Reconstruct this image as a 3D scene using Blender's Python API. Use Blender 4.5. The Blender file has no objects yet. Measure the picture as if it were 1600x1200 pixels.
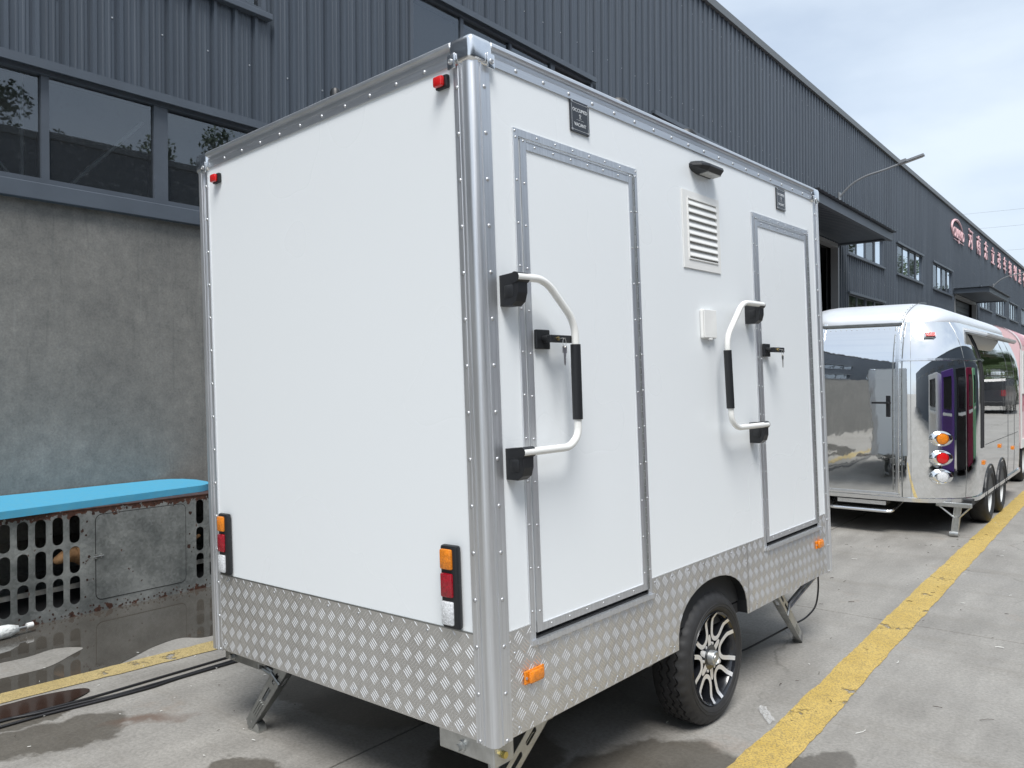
import bpy, bmesh, math, random
from mathutils import Vector, Matrix, noise as mnoise
R = math.radians
rnd = random.Random(7)
scene = bpy.context.scene
col = scene.collection

# ------------------------------------------------------------------ camera, light, exposure
CAM_H = 1.59
cam_d = bpy.data.cameras.new('camera'); cam = bpy.data.objects.new('camera', cam_d); col.objects.link(cam)
cam_d.sensor_width = 36.0; cam_d.lens = 36.0 * 1250 / 1600; cam_d.clip_start = 0.05; cam_d.clip_end = 3000
_yd = Vector((1000/1250, -10/1250, 1)).normalized()          # building direction seen from the camera
_hz = Vector((0, (590 + 6 - 600)/1250, 1)).normalized()      # another point of the horizon
_up = _hz.cross(_yd).normalized()
if _up.y > 0: _up = -_up
_xr = _yd.cross(_up)
rows = (_xr, _yd, _up)
cam.matrix_world = Matrix(((rows[0].x, -rows[0].y, -rows[0].z, 0),
                           (rows[1].x, -rows[1].y, -rows[1].z, 0),
                           (rows[2].x, -rows[2].y, -rows[2].z, CAM_H), (0, 0, 0, 1)))
scene.camera = cam

SUN_EL, SUN_AZ = 60, 140           # high veiled sun, from behind and right of the camera
world = bpy.data.worlds.new('World'); scene.world = world; world.use_nodes = True
wn = world.node_tree; wn.nodes.clear()
def wnode(t, **k):
    n = wn.nodes.new(t)
    for a, v in k.items(): setattr(n, a, v)
    return n
sky = wnode('ShaderNodeTexSky', sky_type='NISHITA', sun_disc=False, sun_elevation=R(SUN_EL), sun_rotation=R(SUN_AZ),
            air_density=1.0, dust_density=2.5, ozone_density=1.2)
tc = wnode('ShaderNodeTexCoord'); mp = wnode('ShaderNodeMapping'); mp.inputs['Scale'].default_value = (1.0, 1.0, 2.6)
nz = wnode('ShaderNodeTexNoise'); nz.inputs['Scale'].default_value = 2.1; nz.inputs['Detail'].default_value = 7; nz.inputs['Roughness'].default_value = .52
cr = wnode('ShaderNodeValToRGB'); cr.color_ramp.elements[0].position = .36; cr.color_ramp.elements[1].position = .62
cr.color_ramp.elements[0].color = (.58, .58, .58, 1); cr.color_ramp.elements[1].color = (.97, .97, .97, 1)
mx = wnode('ShaderNodeMixRGB'); mx.inputs[2].default_value = (5.2, 5.9, 6.7, 1)
bg = wnode('ShaderNodeBackground'); bg.inputs['Strength'].default_value = .1
wo = wnode('ShaderNodeOutputWorld')
L = wn.links.new
L(tc.outputs['Generated'], mp.inputs['Vector']); L(mp.outputs['Vector'], nz.inputs['Vector']); L(nz.outputs['Fac'], cr.inputs['Fac'])
L(cr.outputs['Color'], mx.inputs[0]); L(sky.outputs['Color'], mx.inputs[1]); L(mx.outputs['Color'], bg.inputs['Color']); L(bg.outputs['Background'], wo.inputs['Surface'])
sd = bpy.data.lights.new('sun', 'SUN'); sun = bpy.data.objects.new('sun', sd); col.objects.link(sun)
sd.energy = 2.4; sd.angle = R(26); sd.color = (1, .985, .96)
az = R(SUN_AZ); el = R(SUN_EL)
_dir = Vector((math.sin(az)*math.cos(el), math.cos(az)*math.cos(el), math.sin(el)))
sun.rotation_euler = _dir.to_track_quat('Z', 'Y').to_euler()
scene.view_settings.view_transform = 'Standard'; scene.view_settings.look = 'None'
scene.view_settings.exposure = 0.70; scene.view_settings.gamma = 1.0; scene.view_settings.use_curve_mapping = False
scene.cycles.max_bounces = 8; scene.cycles.glossy_bounces = 5; scene.cycles.transparent_max_bounces = 12

# ------------------------------------------------------------------ materials
def mat(name, base, rough=.5, metal=0., spec=.5, coat=0., var=0., vscale=4., vcol=None, bump=0., bscale=40., bstretch=(1,1,1), rvar=0., coords='Object', detail=5.):
    m = bpy.data.materials.new(name); m.use_nodes = True
    nt = m.node_tree; n = nt.nodes; b = n['Principled BSDF']
    b.inputs['Base Color'].default_value = (*base, 1); b.inputs['Roughness'].default_value = rough
    b.inputs['Metallic'].default_value = metal; b.inputs['Specular IOR Level'].default_value = spec
    b.inputs['Coat Weight'].default_value = coat
    t = n.new('ShaderNodeTexCoord')
    if var or rvar:
        mpn = n.new('ShaderNodeMapping'); mpn.inputs['Scale'].default_value = bstretch
        z = n.new('ShaderNodeTexNoise'); z.inputs['Scale'].default_value = vscale; z.inputs['Detail'].default_value = detail; z.inputs['Roughness'].default_value = .6
        nt.links.new(t.outputs[coords], mpn.inputs['Vector']); nt.links.new(mpn.outputs['Vector'], z.inputs['Vector'])
        if var:
            r = n.new('ShaderNodeValToRGB'); r.color_ramp.elements[0].position = .3; r.color_ramp.elements[1].position = .7
            lo = vcol if vcol else tuple(c*(1-var) for c in base)
            r.color_ramp.elements[0].color = (*lo, 1); r.color_ramp.elements[1].color = (*[min(1, c*(1+var*.5)) for c in base], 1)
            nt.links.new(z.outputs['Fac'], r.inputs['Fac']); nt.links.new(r.outputs['Color'], b.inputs['Base Color'])
        if rvar:
            mr = n.new('ShaderNodeMapRange'); mr.inputs['To Min'].default_value = max(0, rough-rvar); mr.inputs['To Max'].default_value = rough+rvar
            nt.links.new(z.outputs['Fac'], mr.inputs['Value']); nt.links.new(mr.outputs['Result'], b.inputs['Roughness'])
    if bump:
        mp2 = n.new('ShaderNodeMapping'); mp2.inputs['Scale'].default_value = bstretch
        z2 = n.new('ShaderNodeTexNoise'); z2.inputs['Scale'].default_value = bscale; z2.inputs['Detail'].default_value = 4
        bp = n.new('ShaderNodeBump'); bp.inputs['Strength'].default_value = bump; bp.inputs['Distance'].default_value = .01
        nt.links.new(t.outputs[coords], mp2.inputs['Vector']); nt.links.new(mp2.outputs['Vector'], z2.inputs['Vector'])
        nt.links.new(z2.outputs['Fac'], bp.inputs['Height']); nt.links.new(bp.outputs['Normal'], b.inputs['Normal'])
    return m
M = {}
M['white'] = mat('white_panel', (.80, .83, .845), .28, vscale=1.2, bump=.02, bscale=1.1, rvar=.04, detail=2.)
M['white_plastic'] = mat('white_plastic', (.78, .78, .76), .35)
M['white_tube'] = mat('white_enamel', (.80, .80, .77), .25, coat=.3, var=.03, vscale=30)
M['alu'] = mat('brushed_aluminium', (.76, .775, .795), .40, metal=.90, var=.14, vscale=9, bstretch=(16, 16, .3), rvar=.12)
M['alu_h'] = mat('brushed_aluminium_rail', (.72, .735, .755), .4, metal=.95, var=.1, vscale=9, bstretch=(1, .5, 14), rvar=.08)
M['alu_bright'] = mat('polished_aluminium', (.82, .83, .84), .2, metal=1, var=.06, vscale=20)
M['tread'] = mat('tread_plate_aluminium', (.70, .695, .68), .44, metal=.92, var=.14, vscale=3, rvar=.06)
M['tread_bar'] = mat('tread_bar_aluminium', (.76, .755, .745), .46, metal=.92)
M['rivet'] = mat('rivet_aluminium', (.56, .57, .58), .48, metal=.9)
M['chrome'] = mat('mirror_steel', (.86, .87, .87), .025, metal=1, bump=.14, bscale=2.2, bstretch=(1, 1, .6))
M['chrome_door'] = mat('mirror_steel_wavy', (.85, .86, .86), .03, metal=1, bump=.30, bscale=1.5, bstretch=(1.3, 1, .8))
M['chrome_roof'] = mat('lightened_steel_roof', (.88, .89, .90), .36, metal=.7, var=.05, vscale=5, bump=.03, bscale=3)  # paler than the body: bright light on the roof put into its colour
M['black'] = mat('black_plastic', (.012, .013, .015), .42, bump=.03, bscale=300)
M['seal'] = mat('black_seal', (.012, .012, .012), .7)
M['dark'] = mat('dark_interior', (.02, .021, .023), .8)
M['rubber'] = mat('tyre_rubber', (.022, .022, .023), .62, var=.3, vscale=14, bump=.08, bscale=90)
M['rim_black'] = mat('rim_black_gloss', (.012, .013, .016), .2, coat=.5)
M['rim_silver'] = mat('rim_machined_silver', (.84, .84, .84), .5, metal=.75)
M['galv'] = mat('zinc_plated_steel', (.52, .53, .52), .38, metal=.9, var=.25, vscale=18, rvar=.1)
M['galv_dark'] = mat('dark_zinc_steel', (.32, .33, .325), .36, metal=.88, var=.3, vscale=14, rvar=.1)  # same zinc steel in a darker tone
M['brass'] = mat('yellow_zinc_bolt', (.62, .5, .16), .35, metal=1)
M['amber'] = mat('amber_lens', (.80, .24, .012), .2, coat=.5, var=.3, vscale=70, bump=.35, bscale=190)
M['red'] = mat('red_lens', (.34, .006, .018), .2, coat=.5, var=.35, vscale=70, bump=.35, bscale=190)
M['redbright'] = mat('red_lens_bright', (.62, .012, .012), .15, coat=.7, bump=.1, bscale=160)
M['clear'] = mat('clear_lens', (.72, .74, .76), .14, coat=.6, var=.3, vscale=120, bump=.35, bscale=170)
M['sign'] = mat('sign_black_acrylic', (.025, .028, .034), .22)
M['print'] = mat('sign_print_grey', (.72, .75, .78), .5)
M['led'] = mat('led_strip_plastic', (.5, .5, .48), .3, var=.3, vscale=90)
M['steel_key'] = mat('nickel_key', (.66, .65, .62), .28, metal=1)
M['gold'] = mat('brass_cylinder', (.7, .55, .25), .3, metal=1)
M['clad'] = mat('dark_grey_cladding', (.060, .074, .094), .36, var=.14, vscale=1.4, bstretch=(1, 3, .25), rvar=.06)
M['clad_trim'] = mat('dark_grey_trim', (.080, .096, .118), .42, var=.12, vscale=2.5)
M['frame_grey'] = mat('window_frame_grey', (.076, .090, .110), .4, var=.1, vscale=5)
M['roofcap'] = mat('roof_capping_grey', (.13, .14, .145), .5)
M['pink_sign'] = mat('faded_red_sign', (.74, .52, .54), .5, var=.2, vscale=2.0, vcol=(.66, .36, .38))
M['pink_sign_side'] = mat('sign_letter_edge_red', (.30, .05, .06), .5)
M['lamp_grey'] = mat('lamp_grey_metal', (.28, .29, .30), .4, metal=.3)
M['blue'] = mat('sky_blue_paint', (.060, .335, .53), .5, var=.12, vscale=26, vcol=(.09, .35, .50), bump=.35, bscale=9, rvar=.12)
M['blue_edge'] = M['blue']
M['cable'] = mat('black_cable', (.012, .012, .014), .45)
M['fluff'] = mat('white_fluff', (.72, .74, .72), .95, var=.25, vscale=40, bump=.9, bscale=60)
M['dogfur'] = mat('tan_fur', (.46, .28, .14), .9, var=.45, vscale=7, vcol=(.22, .11, .05), bump=.5, bscale=80)
M['dogface'] = mat('pale_tan_fur', (.58, .42, .27), .9, var=.2, vscale=20, bump=.4, bscale=90)
M['nose'] = mat('dog_nose_black', (.012, .011, .011), .3)
M['bark'] = mat('bark', (.09, .065, .045), .9, var=.3, vscale=8, bump=.6, bscale=20)
M['leaf'] = mat('leaves', (.06, .10, .03), .6, var=.4, vscale=1.2)
M['pinkbody'] = mat('pink_panel', (.82, .56, .57), .3, var=.05, vscale=2)
M['pinkdark'] = mat('dark_pink_icing', (.62, .23, .27), .35)
M['twig'] = mat('dry_twig', (.06, .045, .035), .9)
M['litter_pale'] = mat('pale_litter', (.7, .7, .66), .7)
M['wheel_white'] = mat('white_wheel', (.72, .74, .74), .35)
M['wire_far'] = mat('overhead_wire', (.30, .32, .34), .7)

def lnk(m, a, b): m.node_tree.links.new(a, b)
def N(m, t, **k):
    n = m.node_tree.nodes.new(t)
    for a, v in k.items(): setattr(n, a, v)
    return n
def ramp(m, src, stops):
    r = N(m, 'ShaderNodeValToRGB'); e = r.color_ramp.elements
    while len(e) < len(stops): e.new(.5)
    for x, (p, c) in zip(e, stops): x.position = p; x.color = (*c, 1) if len(c) == 3 else c
    lnk(m, src, r.inputs['Fac']); return r
def mixc(m, fac, a, b, mode='MIX'):
    x = N(m, 'ShaderNodeMixRGB', blend_type=mode)
    for s, i in ((fac, 0), (a, 1), (b, 2)):
        if hasattr(s, 'links'): lnk(m, s, x.inputs[i])
        else: x.inputs[i].default_value = s if not isinstance(s, tuple) else (*s, 1)[:4]
    return x
def noise(m, vec, scale, detail=5, rough=.6, stretch=None):
    if stretch:
        p = N(m, 'ShaderNodeMapping'); p.inputs['Scale'].default_value = stretch; lnk(m, vec, p.inputs['Vector']); vec = p.outputs['Vector']
    z = N(m, 'ShaderNodeTexNoise'); z.inputs['Scale'].default_value = scale; z.inputs['Detail'].default_value = detail; z.inputs['Roughness'].default_value = rough
    lnk(m, vec, z.inputs['Vector']); return z.outputs['Fac']

def sheet_tone(m, amt):
    b = m.node_tree.nodes['Principled BSDF']; src = b.inputs['Base Color'].links[0].from_socket
    oi = N(m, 'ShaderNodeObjectInfo'); mr = N(m, 'ShaderNodeMapRange'); mr.inputs['To Min'].default_value = 1-amt; mr.inputs['To Max'].default_value = 1+amt; lnk(m, oi.outputs['Random'], mr.inputs['Value'])
    g = N(m, 'ShaderNodeNewGeometry').outputs['Position']; d = ramp(m, noise(m, g, 3.0, 6, .7, (1, 2.2, .10)), [(.42, (1, 1, 1)), (.75, (1.32, 1.28, 1.22))]).outputs['Color']
    x = mixc(m, 1.0, src, mr.outputs[0], 'MULTIPLY'); y = mixc(m, .8, x.outputs['Color'], d, 'MULTIPLY'); lnk(m, y.outputs['Color'], b.inputs['Base Color'])
sheet_tone(M['clad'], .07)
def concrete_ground():
    m = bpy.data.materials.new('worn_concrete_paving'); m.use_nodes = True; b = m.node_tree.nodes['Principled BSDF']
    g = N(m, 'ShaderNodeNewGeometry').outputs['Position']
    big = noise(m, g, .55, 4, .55); mid = noise(m, g, 2.6, 8, .68, (1.6, .5, 1)); fine = noise(m, g, 60, 4, .75); sw = noise(m, g, 1.3, 6, .7, (.5, 3.2, 1))
    c0 = ramp(m, big, [(.3, (.212, .200, .180)), (.7, (.315, .303, .281))]).outputs['Color']
    c1 = mixc(m, ramp(m, mid, [(.40, (0, 0, 0)), (.75, (.75, .75, .75))]).outputs['Color'], c0, (.395, .380, .350), 'MIX')
    c2 = mixc(m, ramp(m, sw, [(.52, (0, 0, 0)), (.72, (.65, .65, .65))]).outputs['Color'], c1.outputs['Color'], (.23, .213, .185))
    c3 = mixc(m, ramp(m, fine, [(.28, (.65, .65, .65)), (.6, (1.05, 1.05, 1.05))]).outputs['Color'], (1, 1, 1), c2.outputs['Color'], 'MIX')
    c4 = mixc(m, .8, c2.outputs['Color'], ramp(m, fine, [(.28, (.55, .55, .55)), (.62, (1, 1, 1))]).outputs['Color'], 'MULTIPLY')
    # hairline cracks and aggregate
    cn = N(m, 'ShaderNodeTexNoise'); cn.inputs['Scale'].default_value = 2.2; cn.inputs['Detail'].default_value = 8; lnk(m, g, cn.inputs['Vector'])
    cv = N(m, 'ShaderNodeVectorMath', operation='MULTIPLY_ADD'); lnk(m, cn.outputs['Color'], cv.inputs[0]); cv.inputs[1].default_value = (.5, .5, 0); lnk(m, g, cv.inputs[2])
    vr = N(m, 'ShaderNodeTexVoronoi', feature='DISTANCE_TO_EDGE'); vr.inputs['Scale'].default_value = .42; lnk(m, cv.outputs[0], vr.inputs['Vector'])
    ck = ramp(m, vr.outputs['Distance'], [(0, (.55, .55, .55)), (.0035, (0, 0, 0))]).outputs['Color']
    c4 = mixc(m, mixc(m, 1.0, ck, ramp(m, big, [(.48, (0, 0, 0)), (.56, (1, 1, 1))]).outputs['Color'], 'MULTIPLY').outputs['Color'], c4.outputs['Color'], (.10, .095, .085))
    ag = N(m, 'ShaderNodeTexVoronoi'); ag.inputs['Scale'].default_value = 85; lnk(m, g, ag.inputs['Vector'])
    c4 = mixc(m, ramp(m, ag.outputs['Distance'], [(.10, (.5, .5, .5)), (.22, (0, 0, 0))]).outputs['Color'], c4.outputs['Color'], (.21, .20, .18))
    # warm rusty stains left of the trailer
    rz = noise(m, g, 1.1, 6, .7, (1, 1, 1))
    rs = ramp(m, rz, [(.60, (0, 0, 0)), (.75, (.5, .5, .5))]).outputs['Color']
    c5 = mixc(m, rs, c4.outputs['Color'], (.26, .19, .14))
    # darker, smoother blotches with ragged soft edges, most where water has soaked in
    dn = N(m, 'ShaderNodeTexNoise'); dn.inputs['Scale'].default_value = 3.5; dn.inputs['Detail'].default_value = 7; dn.inputs['Roughness'].default_value = .62; lnk(m, g, dn.inputs['Vector'])
    dv = N(m, 'ShaderNodeVectorMath', operation='MULTIPLY_ADD'); lnk(m, dn.outputs['Color'], dv.inputs[0]); dv.inputs[1].default_value = (.34, .34, 0); lnk(m, g, dv.inputs[2])
    acc = None
    for (x, y, rx, ry, an) in ((-3.88, 1.52, .20, .33, -.3), (-3.42, 2.62, .42, .20, -.5), (-2.95, 2.85, .35, .5, 0), (-2.92, 1.80, .17, .22, .3), (-1.62, 2.85, .26, .50, -.5), (-1.10, 3.28, .10, .30, -.25), (-2.2, 2.6, .3, .3, 0), (-4.2, 1.5, .12, .2, 0), (-3.5, 3.4, .5, .5, 0)):
        p = N(m, 'ShaderNodeMapping', vector_type='TEXTURE'); p.inputs['Location'].default_value = (x+.17, y+.17, 0); p.inputs['Rotation'].default_value = (0, 0, an); p.inputs['Scale'].default_value = (rx, ry, 1e3)
        lnk(m, dv.outputs[0], p.inputs['Vector'])
        ln = N(m, 'ShaderNodeVectorMath', operation='LENGTH'); lnk(m, p.outputs[0], ln.inputs[0])
        if acc is None: acc = ln.outputs['Value']
        else:
            mi = N(m, 'ShaderNodeMath', operation='MINIMUM'); lnk(m, acc, mi.inputs[0]); lnk(m, ln.outputs['Value'], mi.inputs[1]); acc = mi.outputs[0]
    dark_wet = ramp(m, acc, [(.86, (1, 1, 1)), (1.0, (0, 0, 0))]).outputs['Color']
    c6 = mixc(m, dark_wet, c5.outputs['Color'], mixc(m, 1.0, c5.outputs['Color'], (.46, .44, .41), 'MULTIPLY').outputs['Color'])
    # one rusty smear
    p = N(m, 'ShaderNodeMapping', vector_type='TEXTURE'); p.inputs['Location'].default_value = (-3.71+.17, 1.87+.17, 0); p.inputs['Rotation'].default_value = (0, 0, R(62)); p.inputs['Scale'].default_value = (.26, .055, 1e3)
    lnk(m, dv.outputs[0], p.inputs['Vector']); ln = N(m, 'ShaderNodeVectorMath', operation='LENGTH'); lnk(m, p.outputs[0], ln.inputs[0])
    c7 = mixc(m, ramp(m, ln.outputs['Value'], [(.2, (.75, .75, .75)), (1.1, (0, 0, 0))]).outputs['Color'], c6.outputs['Color'], (.115, .070, .048))
    lnk(m, c7.outputs['Color'], b.inputs['Base Color'])
    rr = ramp(m, mid, [(.3, (.62, .62, .62)), (.7, (.82, .82, .82))]).outputs['Color']
    r2 = mixc(m, dark_wet, rr, (.42, .42, .42)); lnk(m, r2.outputs['Color'], b.inputs['Roughness'])
    bp = N(m, 'ShaderNodeBump'); bp.inputs['Strength'].default_value = .35; bp.inputs['Distance'].default_value = .004
    lnk(m, fine, bp.inputs['Height']); lnk(m, bp.outputs['Normal'], b.inputs['Normal'])
    return m
M['ground'] = concrete_ground()

def render_wall():
    m = bpy.data.materials.new('rendered_cement_wall'); m.use_nodes = True; b = m.node_tree.nodes['Principled BSDF']
    g = N(m, 'ShaderNodeNewGeometry').outputs['Position']
    a = noise(m, g, 1.5, 7, .62); d = noise(m, g, 7.5, 8, .78); s = noise(m, g, 5, 6, .7, (1, 2.6, .16)); f = noise(m, g, 55, 4, .8)
    c0 = ramp(m, a, [(.30, (.152, .150, .142)), (.52, (.178, .175, .164)), (.72, (.215, .210, .197))]).outputs['Color']
    c1 = mixc(m, .62, c0, ramp(m, d, [(.34, (.66, .67, .67)), (.66, (1.28, 1.26, 1.22))]).outputs['Color'], 'MULTIPLY').outputs['Color']
    c2 = mixc(m, ramp(m, s, [(.58, (0, 0, 0)), (.80, (.45, .45, .45))]).outputs['Color'], c1, (.25, .25, .235)).outputs['Color']
    c2 = mixc(m, .7, c2, ramp(m, f, [(.30, (.68, .68, .68)), (.62, (1.12, 1.12, 1.12))]).outputs['Color'], 'MULTIPLY').outputs['Color']
    c2 = mixc(m, ramp(m, noise(m, g, 2.2, 7, .7, (1, 5.5, .35)), [(.60, (0, 0, 0)), (.66, (.35, .35, .35)), (.72, (0, 0, 0))]).outputs['Color'], c2, (.09, .092, .088)).outputs['Color']
    lnk(m, c2, b.inputs['Base Color']); b.inputs['Roughness'].default_value = .72
    bp = N(m, 'ShaderNodeBump'); bp.inputs['Strength'].default_value = .3; bp.inputs['Distance'].default_value = .006
    lnk(m, d, bp.inputs['Height']); lnk(m, bp.outputs['Normal'], b.inputs['Normal'])
    return m
M['render'] = render_wall()

def yellow(name, tone, gone):
    m = bpy.data.materials.new(name); m.use_nodes = True; b = m.node_tree.nodes['Principled BSDF']
    nt = m.node_tree
    g = N(m, 'ShaderNodeNewGeometry').outputs['Position']
    f = noise(m, g, 130, 3, .75); w = noise(m, g, 3.2, 6, .7); big = noise(m, g, 1.2, 4, .6)
    c = ramp(m, w, [(.3, tone[0]), (.7, tone[1])]).outputs['Color']
    c2 = mixc(m, ramp(m, f, [(.47, (0, 0, 0)), (.60, (.85, .85, .85))]).outputs['Color'], c, (.20, .155, .075)).outputs['Color']
    lnk(m, c2, b.inputs['Base Color']); b.inputs['Roughness'].default_value = .7
    # flaked-off paint: holes to the concrete below
    ad = N(m, 'ShaderNodeMath', operation='ADD'); lnk(m, ramp(m, w, [(gone, (0, 0, 0)), (gone+.05, (1, 1, 1))]).outputs['Color'], ad.inputs[0]); lnk(m, ramp(m, f, [(.66, (0, 0, 0)), (.70, (1, 1, 1))]).outputs['Color'], ad.inputs[1])
    tr = N(m, 'ShaderNodeBsdfTransparent'); mxs = N(m, 'ShaderNodeMixShader')
    out = [x for x in nt.nodes if x.type == 'OUTPUT_MATERIAL'][0]
    cl = N(m, 'ShaderNodeClamp'); lnk(m, ad.outputs[0], cl.inputs['Value'])
    lnk(m, cl.outputs[0], mxs.inputs[0]); lnk(m, b.outputs[0], mxs.inputs[1]); lnk(m, tr.outputs[0], mxs.inputs[2]); lnk(m, mxs.outputs[0], out.inputs['Surface'])
    return m
M['yellow'] = yellow('worn_yellow_road_paint', ((.44, .30, .065), (.58, .42, .125)), .60)
M['yellow_pale'] = yellow('faded_yellow_road_paint', ((.38, .29, .12), (.48, .38, .18)), .575)
def water(name, colr, rough, thin):
    m = bpy.data.materials.new(name); m.use_nodes = True; nt = m.node_tree; b = nt.nodes['Principled BSDF']
    g = N(m, 'ShaderNodeNewGeometry').outputs['Position']
    z = noise(m, g, 2.2, 6, .65)
    c = ramp(m, z, [(.3, colr), (.7, tuple(x*1.5 for x in colr))]).outputs['Color']
    lnk(m, c, b.inputs['Base Color']); b.inputs['Roughness'].default_value = rough; b.inputs['IOR'].default_value = 1.45
    b.inputs['Specular IOR Level'].default_value = .6 if thin else .3
    bp = N(m, 'ShaderNodeBump'); bp.inputs['Strength'].default_value = .02 if rough < .1 else .2; bp.inputs['Distance'].default_value = .004
    lnk(m, noise(m, g, 9, 2, .5) if rough < .1 else noise(m, g, 70, 3, .7), bp.inputs['Height']); lnk(m, bp.outputs['Normal'], b.inputs['Normal'])
    return m
M['puddle'] = water('standing_water', (.052, .047, .040), .03, True)
M['oily'] = water('dark_oily_water', (.030, .018, .014), .08, True)
M['damp'] = water('damp_concrete', (.115, .105, .092), .5, False)
M['rustmark'] = water('rust_mark', (.20, .125, .08), .7, False)

def glass():
    m = bpy.data.materials.new('window_glass'); m.use_nodes = True; nt = m.node_tree; nt.nodes.remove(nt.nodes['Principled BSDF'])
    out = [x for x in nt.nodes if x.type == 'OUTPUT_MATERIAL'][0]
    fr = N(m, 'ShaderNodeFresnel'); fr.inputs['IOR'].default_value = 2.25
    gl = N(m, 'ShaderNodeBsdfGlossy'); gl.inputs['Roughness'].default_value = .012; gl.inputs['Color'].default_value = (.80, .86, .92, 1)
    tr = N(m, 'ShaderNodeBsdfTransparent'); tr.inputs['Color'].default_value = (.62, .66, .68, 1)
    g = N(m, 'ShaderNodeNewGeometry').outputs['Position']
    bp = N(m, 'ShaderNodeBump'); bp.inputs['Strength'].default_value = .015; bp.inputs['Distance'].default_value = .02
    lnk(m, noise(m, g, 1.4, 2, .5), bp.inputs['Height']); lnk(m, bp.outputs['Normal'], gl.inputs['Normal'])
    # thin dust film with splashes near the sill
    df = N(m, 'ShaderNodeBsdfDiffuse'); df.inputs['Color'].default_value = (.25, .27, .28, 1)
    ms = N(m, 'ShaderNodeMixShader'); lnk(m, fr.outputs[0], ms.inputs[0]); lnk(m, tr.outputs[0], ms.inputs[1]); lnk(m, gl.outputs[0], ms.inputs[2])
    m2 = N(m, 'ShaderNodeMixShader'); lnk(m, ramp(m, noise(m, g, 26, 6, .8), [(.55, (.06, .06, .06)), (.75, (.26, .26, .26))]).outputs['Color'], m2.inputs[0])
    lnk(m, ms.outputs[0], m2.inputs[1]); lnk(m, df.outputs[0], m2.inputs[2]); lnk(m, m2.outputs[0], out.inputs['Surface'])
    return m
M['glass'] = glass()

def kennel_steel():
    m = bpy.data.materials.new('galvanised_sheet_rusting'); m.use_nodes = True; b = m.node_tree.nodes['Principled BSDF']
    g = N(m, 'ShaderNodeNewGeometry').outputs['Position']
    sx = N(m, 'ShaderNodeSeparateXYZ'); lnk(m, g, sx.inputs[0])
    v = N(m, 'ShaderNodeTexVoronoi'); v.inputs['Scale'].default_value = 55; lnk(m, g, v.inputs['Vector'])
    a = noise(m, g, 3.4, 6, .65); d = noise(m, g, 28, 5, .7)
    c0 = ramp(m, a, [(.32, (.15, .165, .165)), (.68, (.37, .385, .375))]).outputs['Color']
    sv_ = N(m, 'ShaderNodeSeparateColor'); lnk(m, v.outputs['Color'], sv_.inputs[0])
    c1 = mixc(m, .45, c0, ramp(m, sv_.outputs[0], [(0, (.3, .3, .3)), (1, (.7, .7, .7))]).outputs['Color'], 'SOFT_LIGHT').outputs['Color']
    # rust: ragged band under the board, spots along the foot, a few blotches
    top = N(m, 'ShaderNodeMapRange'); top.inputs['From Min'].default_value = .655; top.inputs['From Max'].default_value = .73; top.clamp = True; lnk(m, sx.outputs['Z'], top.inputs['Value'])
    bot = N(m, 'ShaderNodeMapRange'); bot.inputs['From Min'].default_value = .09; bot.inputs['From Max'].default_value = .0; lnk(m, sx.outputs['Z'], bot.inputs['Value'])
    t1 = N(m, 'ShaderNodeMath', operation='MULTIPLY'); lnk(m, top.outputs[0], t1.inputs[0]); t1.inputs[1].default_value = .42
    b1 = N(m, 'ShaderNodeMath', operation='MULTIPLY'); lnk(m, bot.outputs[0], b1.inputs[0]); b1.inputs[1].default_value = .20
    s1 = N(m, 'ShaderNodeMath', operation='ADD'); lnk(m, t1.outputs[0], s1.inputs[0]); lnk(m, b1.outputs[0], s1.inputs[1])
    n2 = noise(m, g, 22, 3, .55)
    s2 = N(m, 'ShaderNodeMath', operation='ADD'); lnk(m, s1.outputs[0], s2.inputs[0]); lnk(m, n2, s2.inputs[1])
    mask = ramp(m, s2.outputs[0], [(.70, (0, 0, 0)), (.735, (1, 1, 1))]).outputs['Color']
    c2 = mixc(m, mask, c1, ramp(m, d, [(.3, (.022, .012, .010)), (.7, (.105, .042, .025))]).outputs['Color']).outputs['Color']
    lnk(m, c2, b.inputs['Base Color'])
    inv = N(m, 'ShaderNodeMath', operation='SUBTRACT'); inv.inputs[0].default_value = .6; lnk(m, mask, inv.inputs[1]); inv.use_clamp = True
    lnk(m, inv.outputs[0], b.inputs['Metallic'])
    rr = ramp(m, a, [(.3, (.36, .36, .36)), (.7, (.52, .52, .52))]).outputs['Color']; lnk(m, rr, b.inputs['Roughness'])
    bp = N(m, 'ShaderNodeBump'); bp.inputs['Strength'].default_value = .18; bp.inputs['Distance'].default_value = .01
    lnk(m, noise(m, g, 5, 3, .5), bp.inputs['Height']); lnk(m, bp.outputs['Normal'], b.inputs['Normal'])
    return m
M['kennel'] = kennel_steel()

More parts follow.
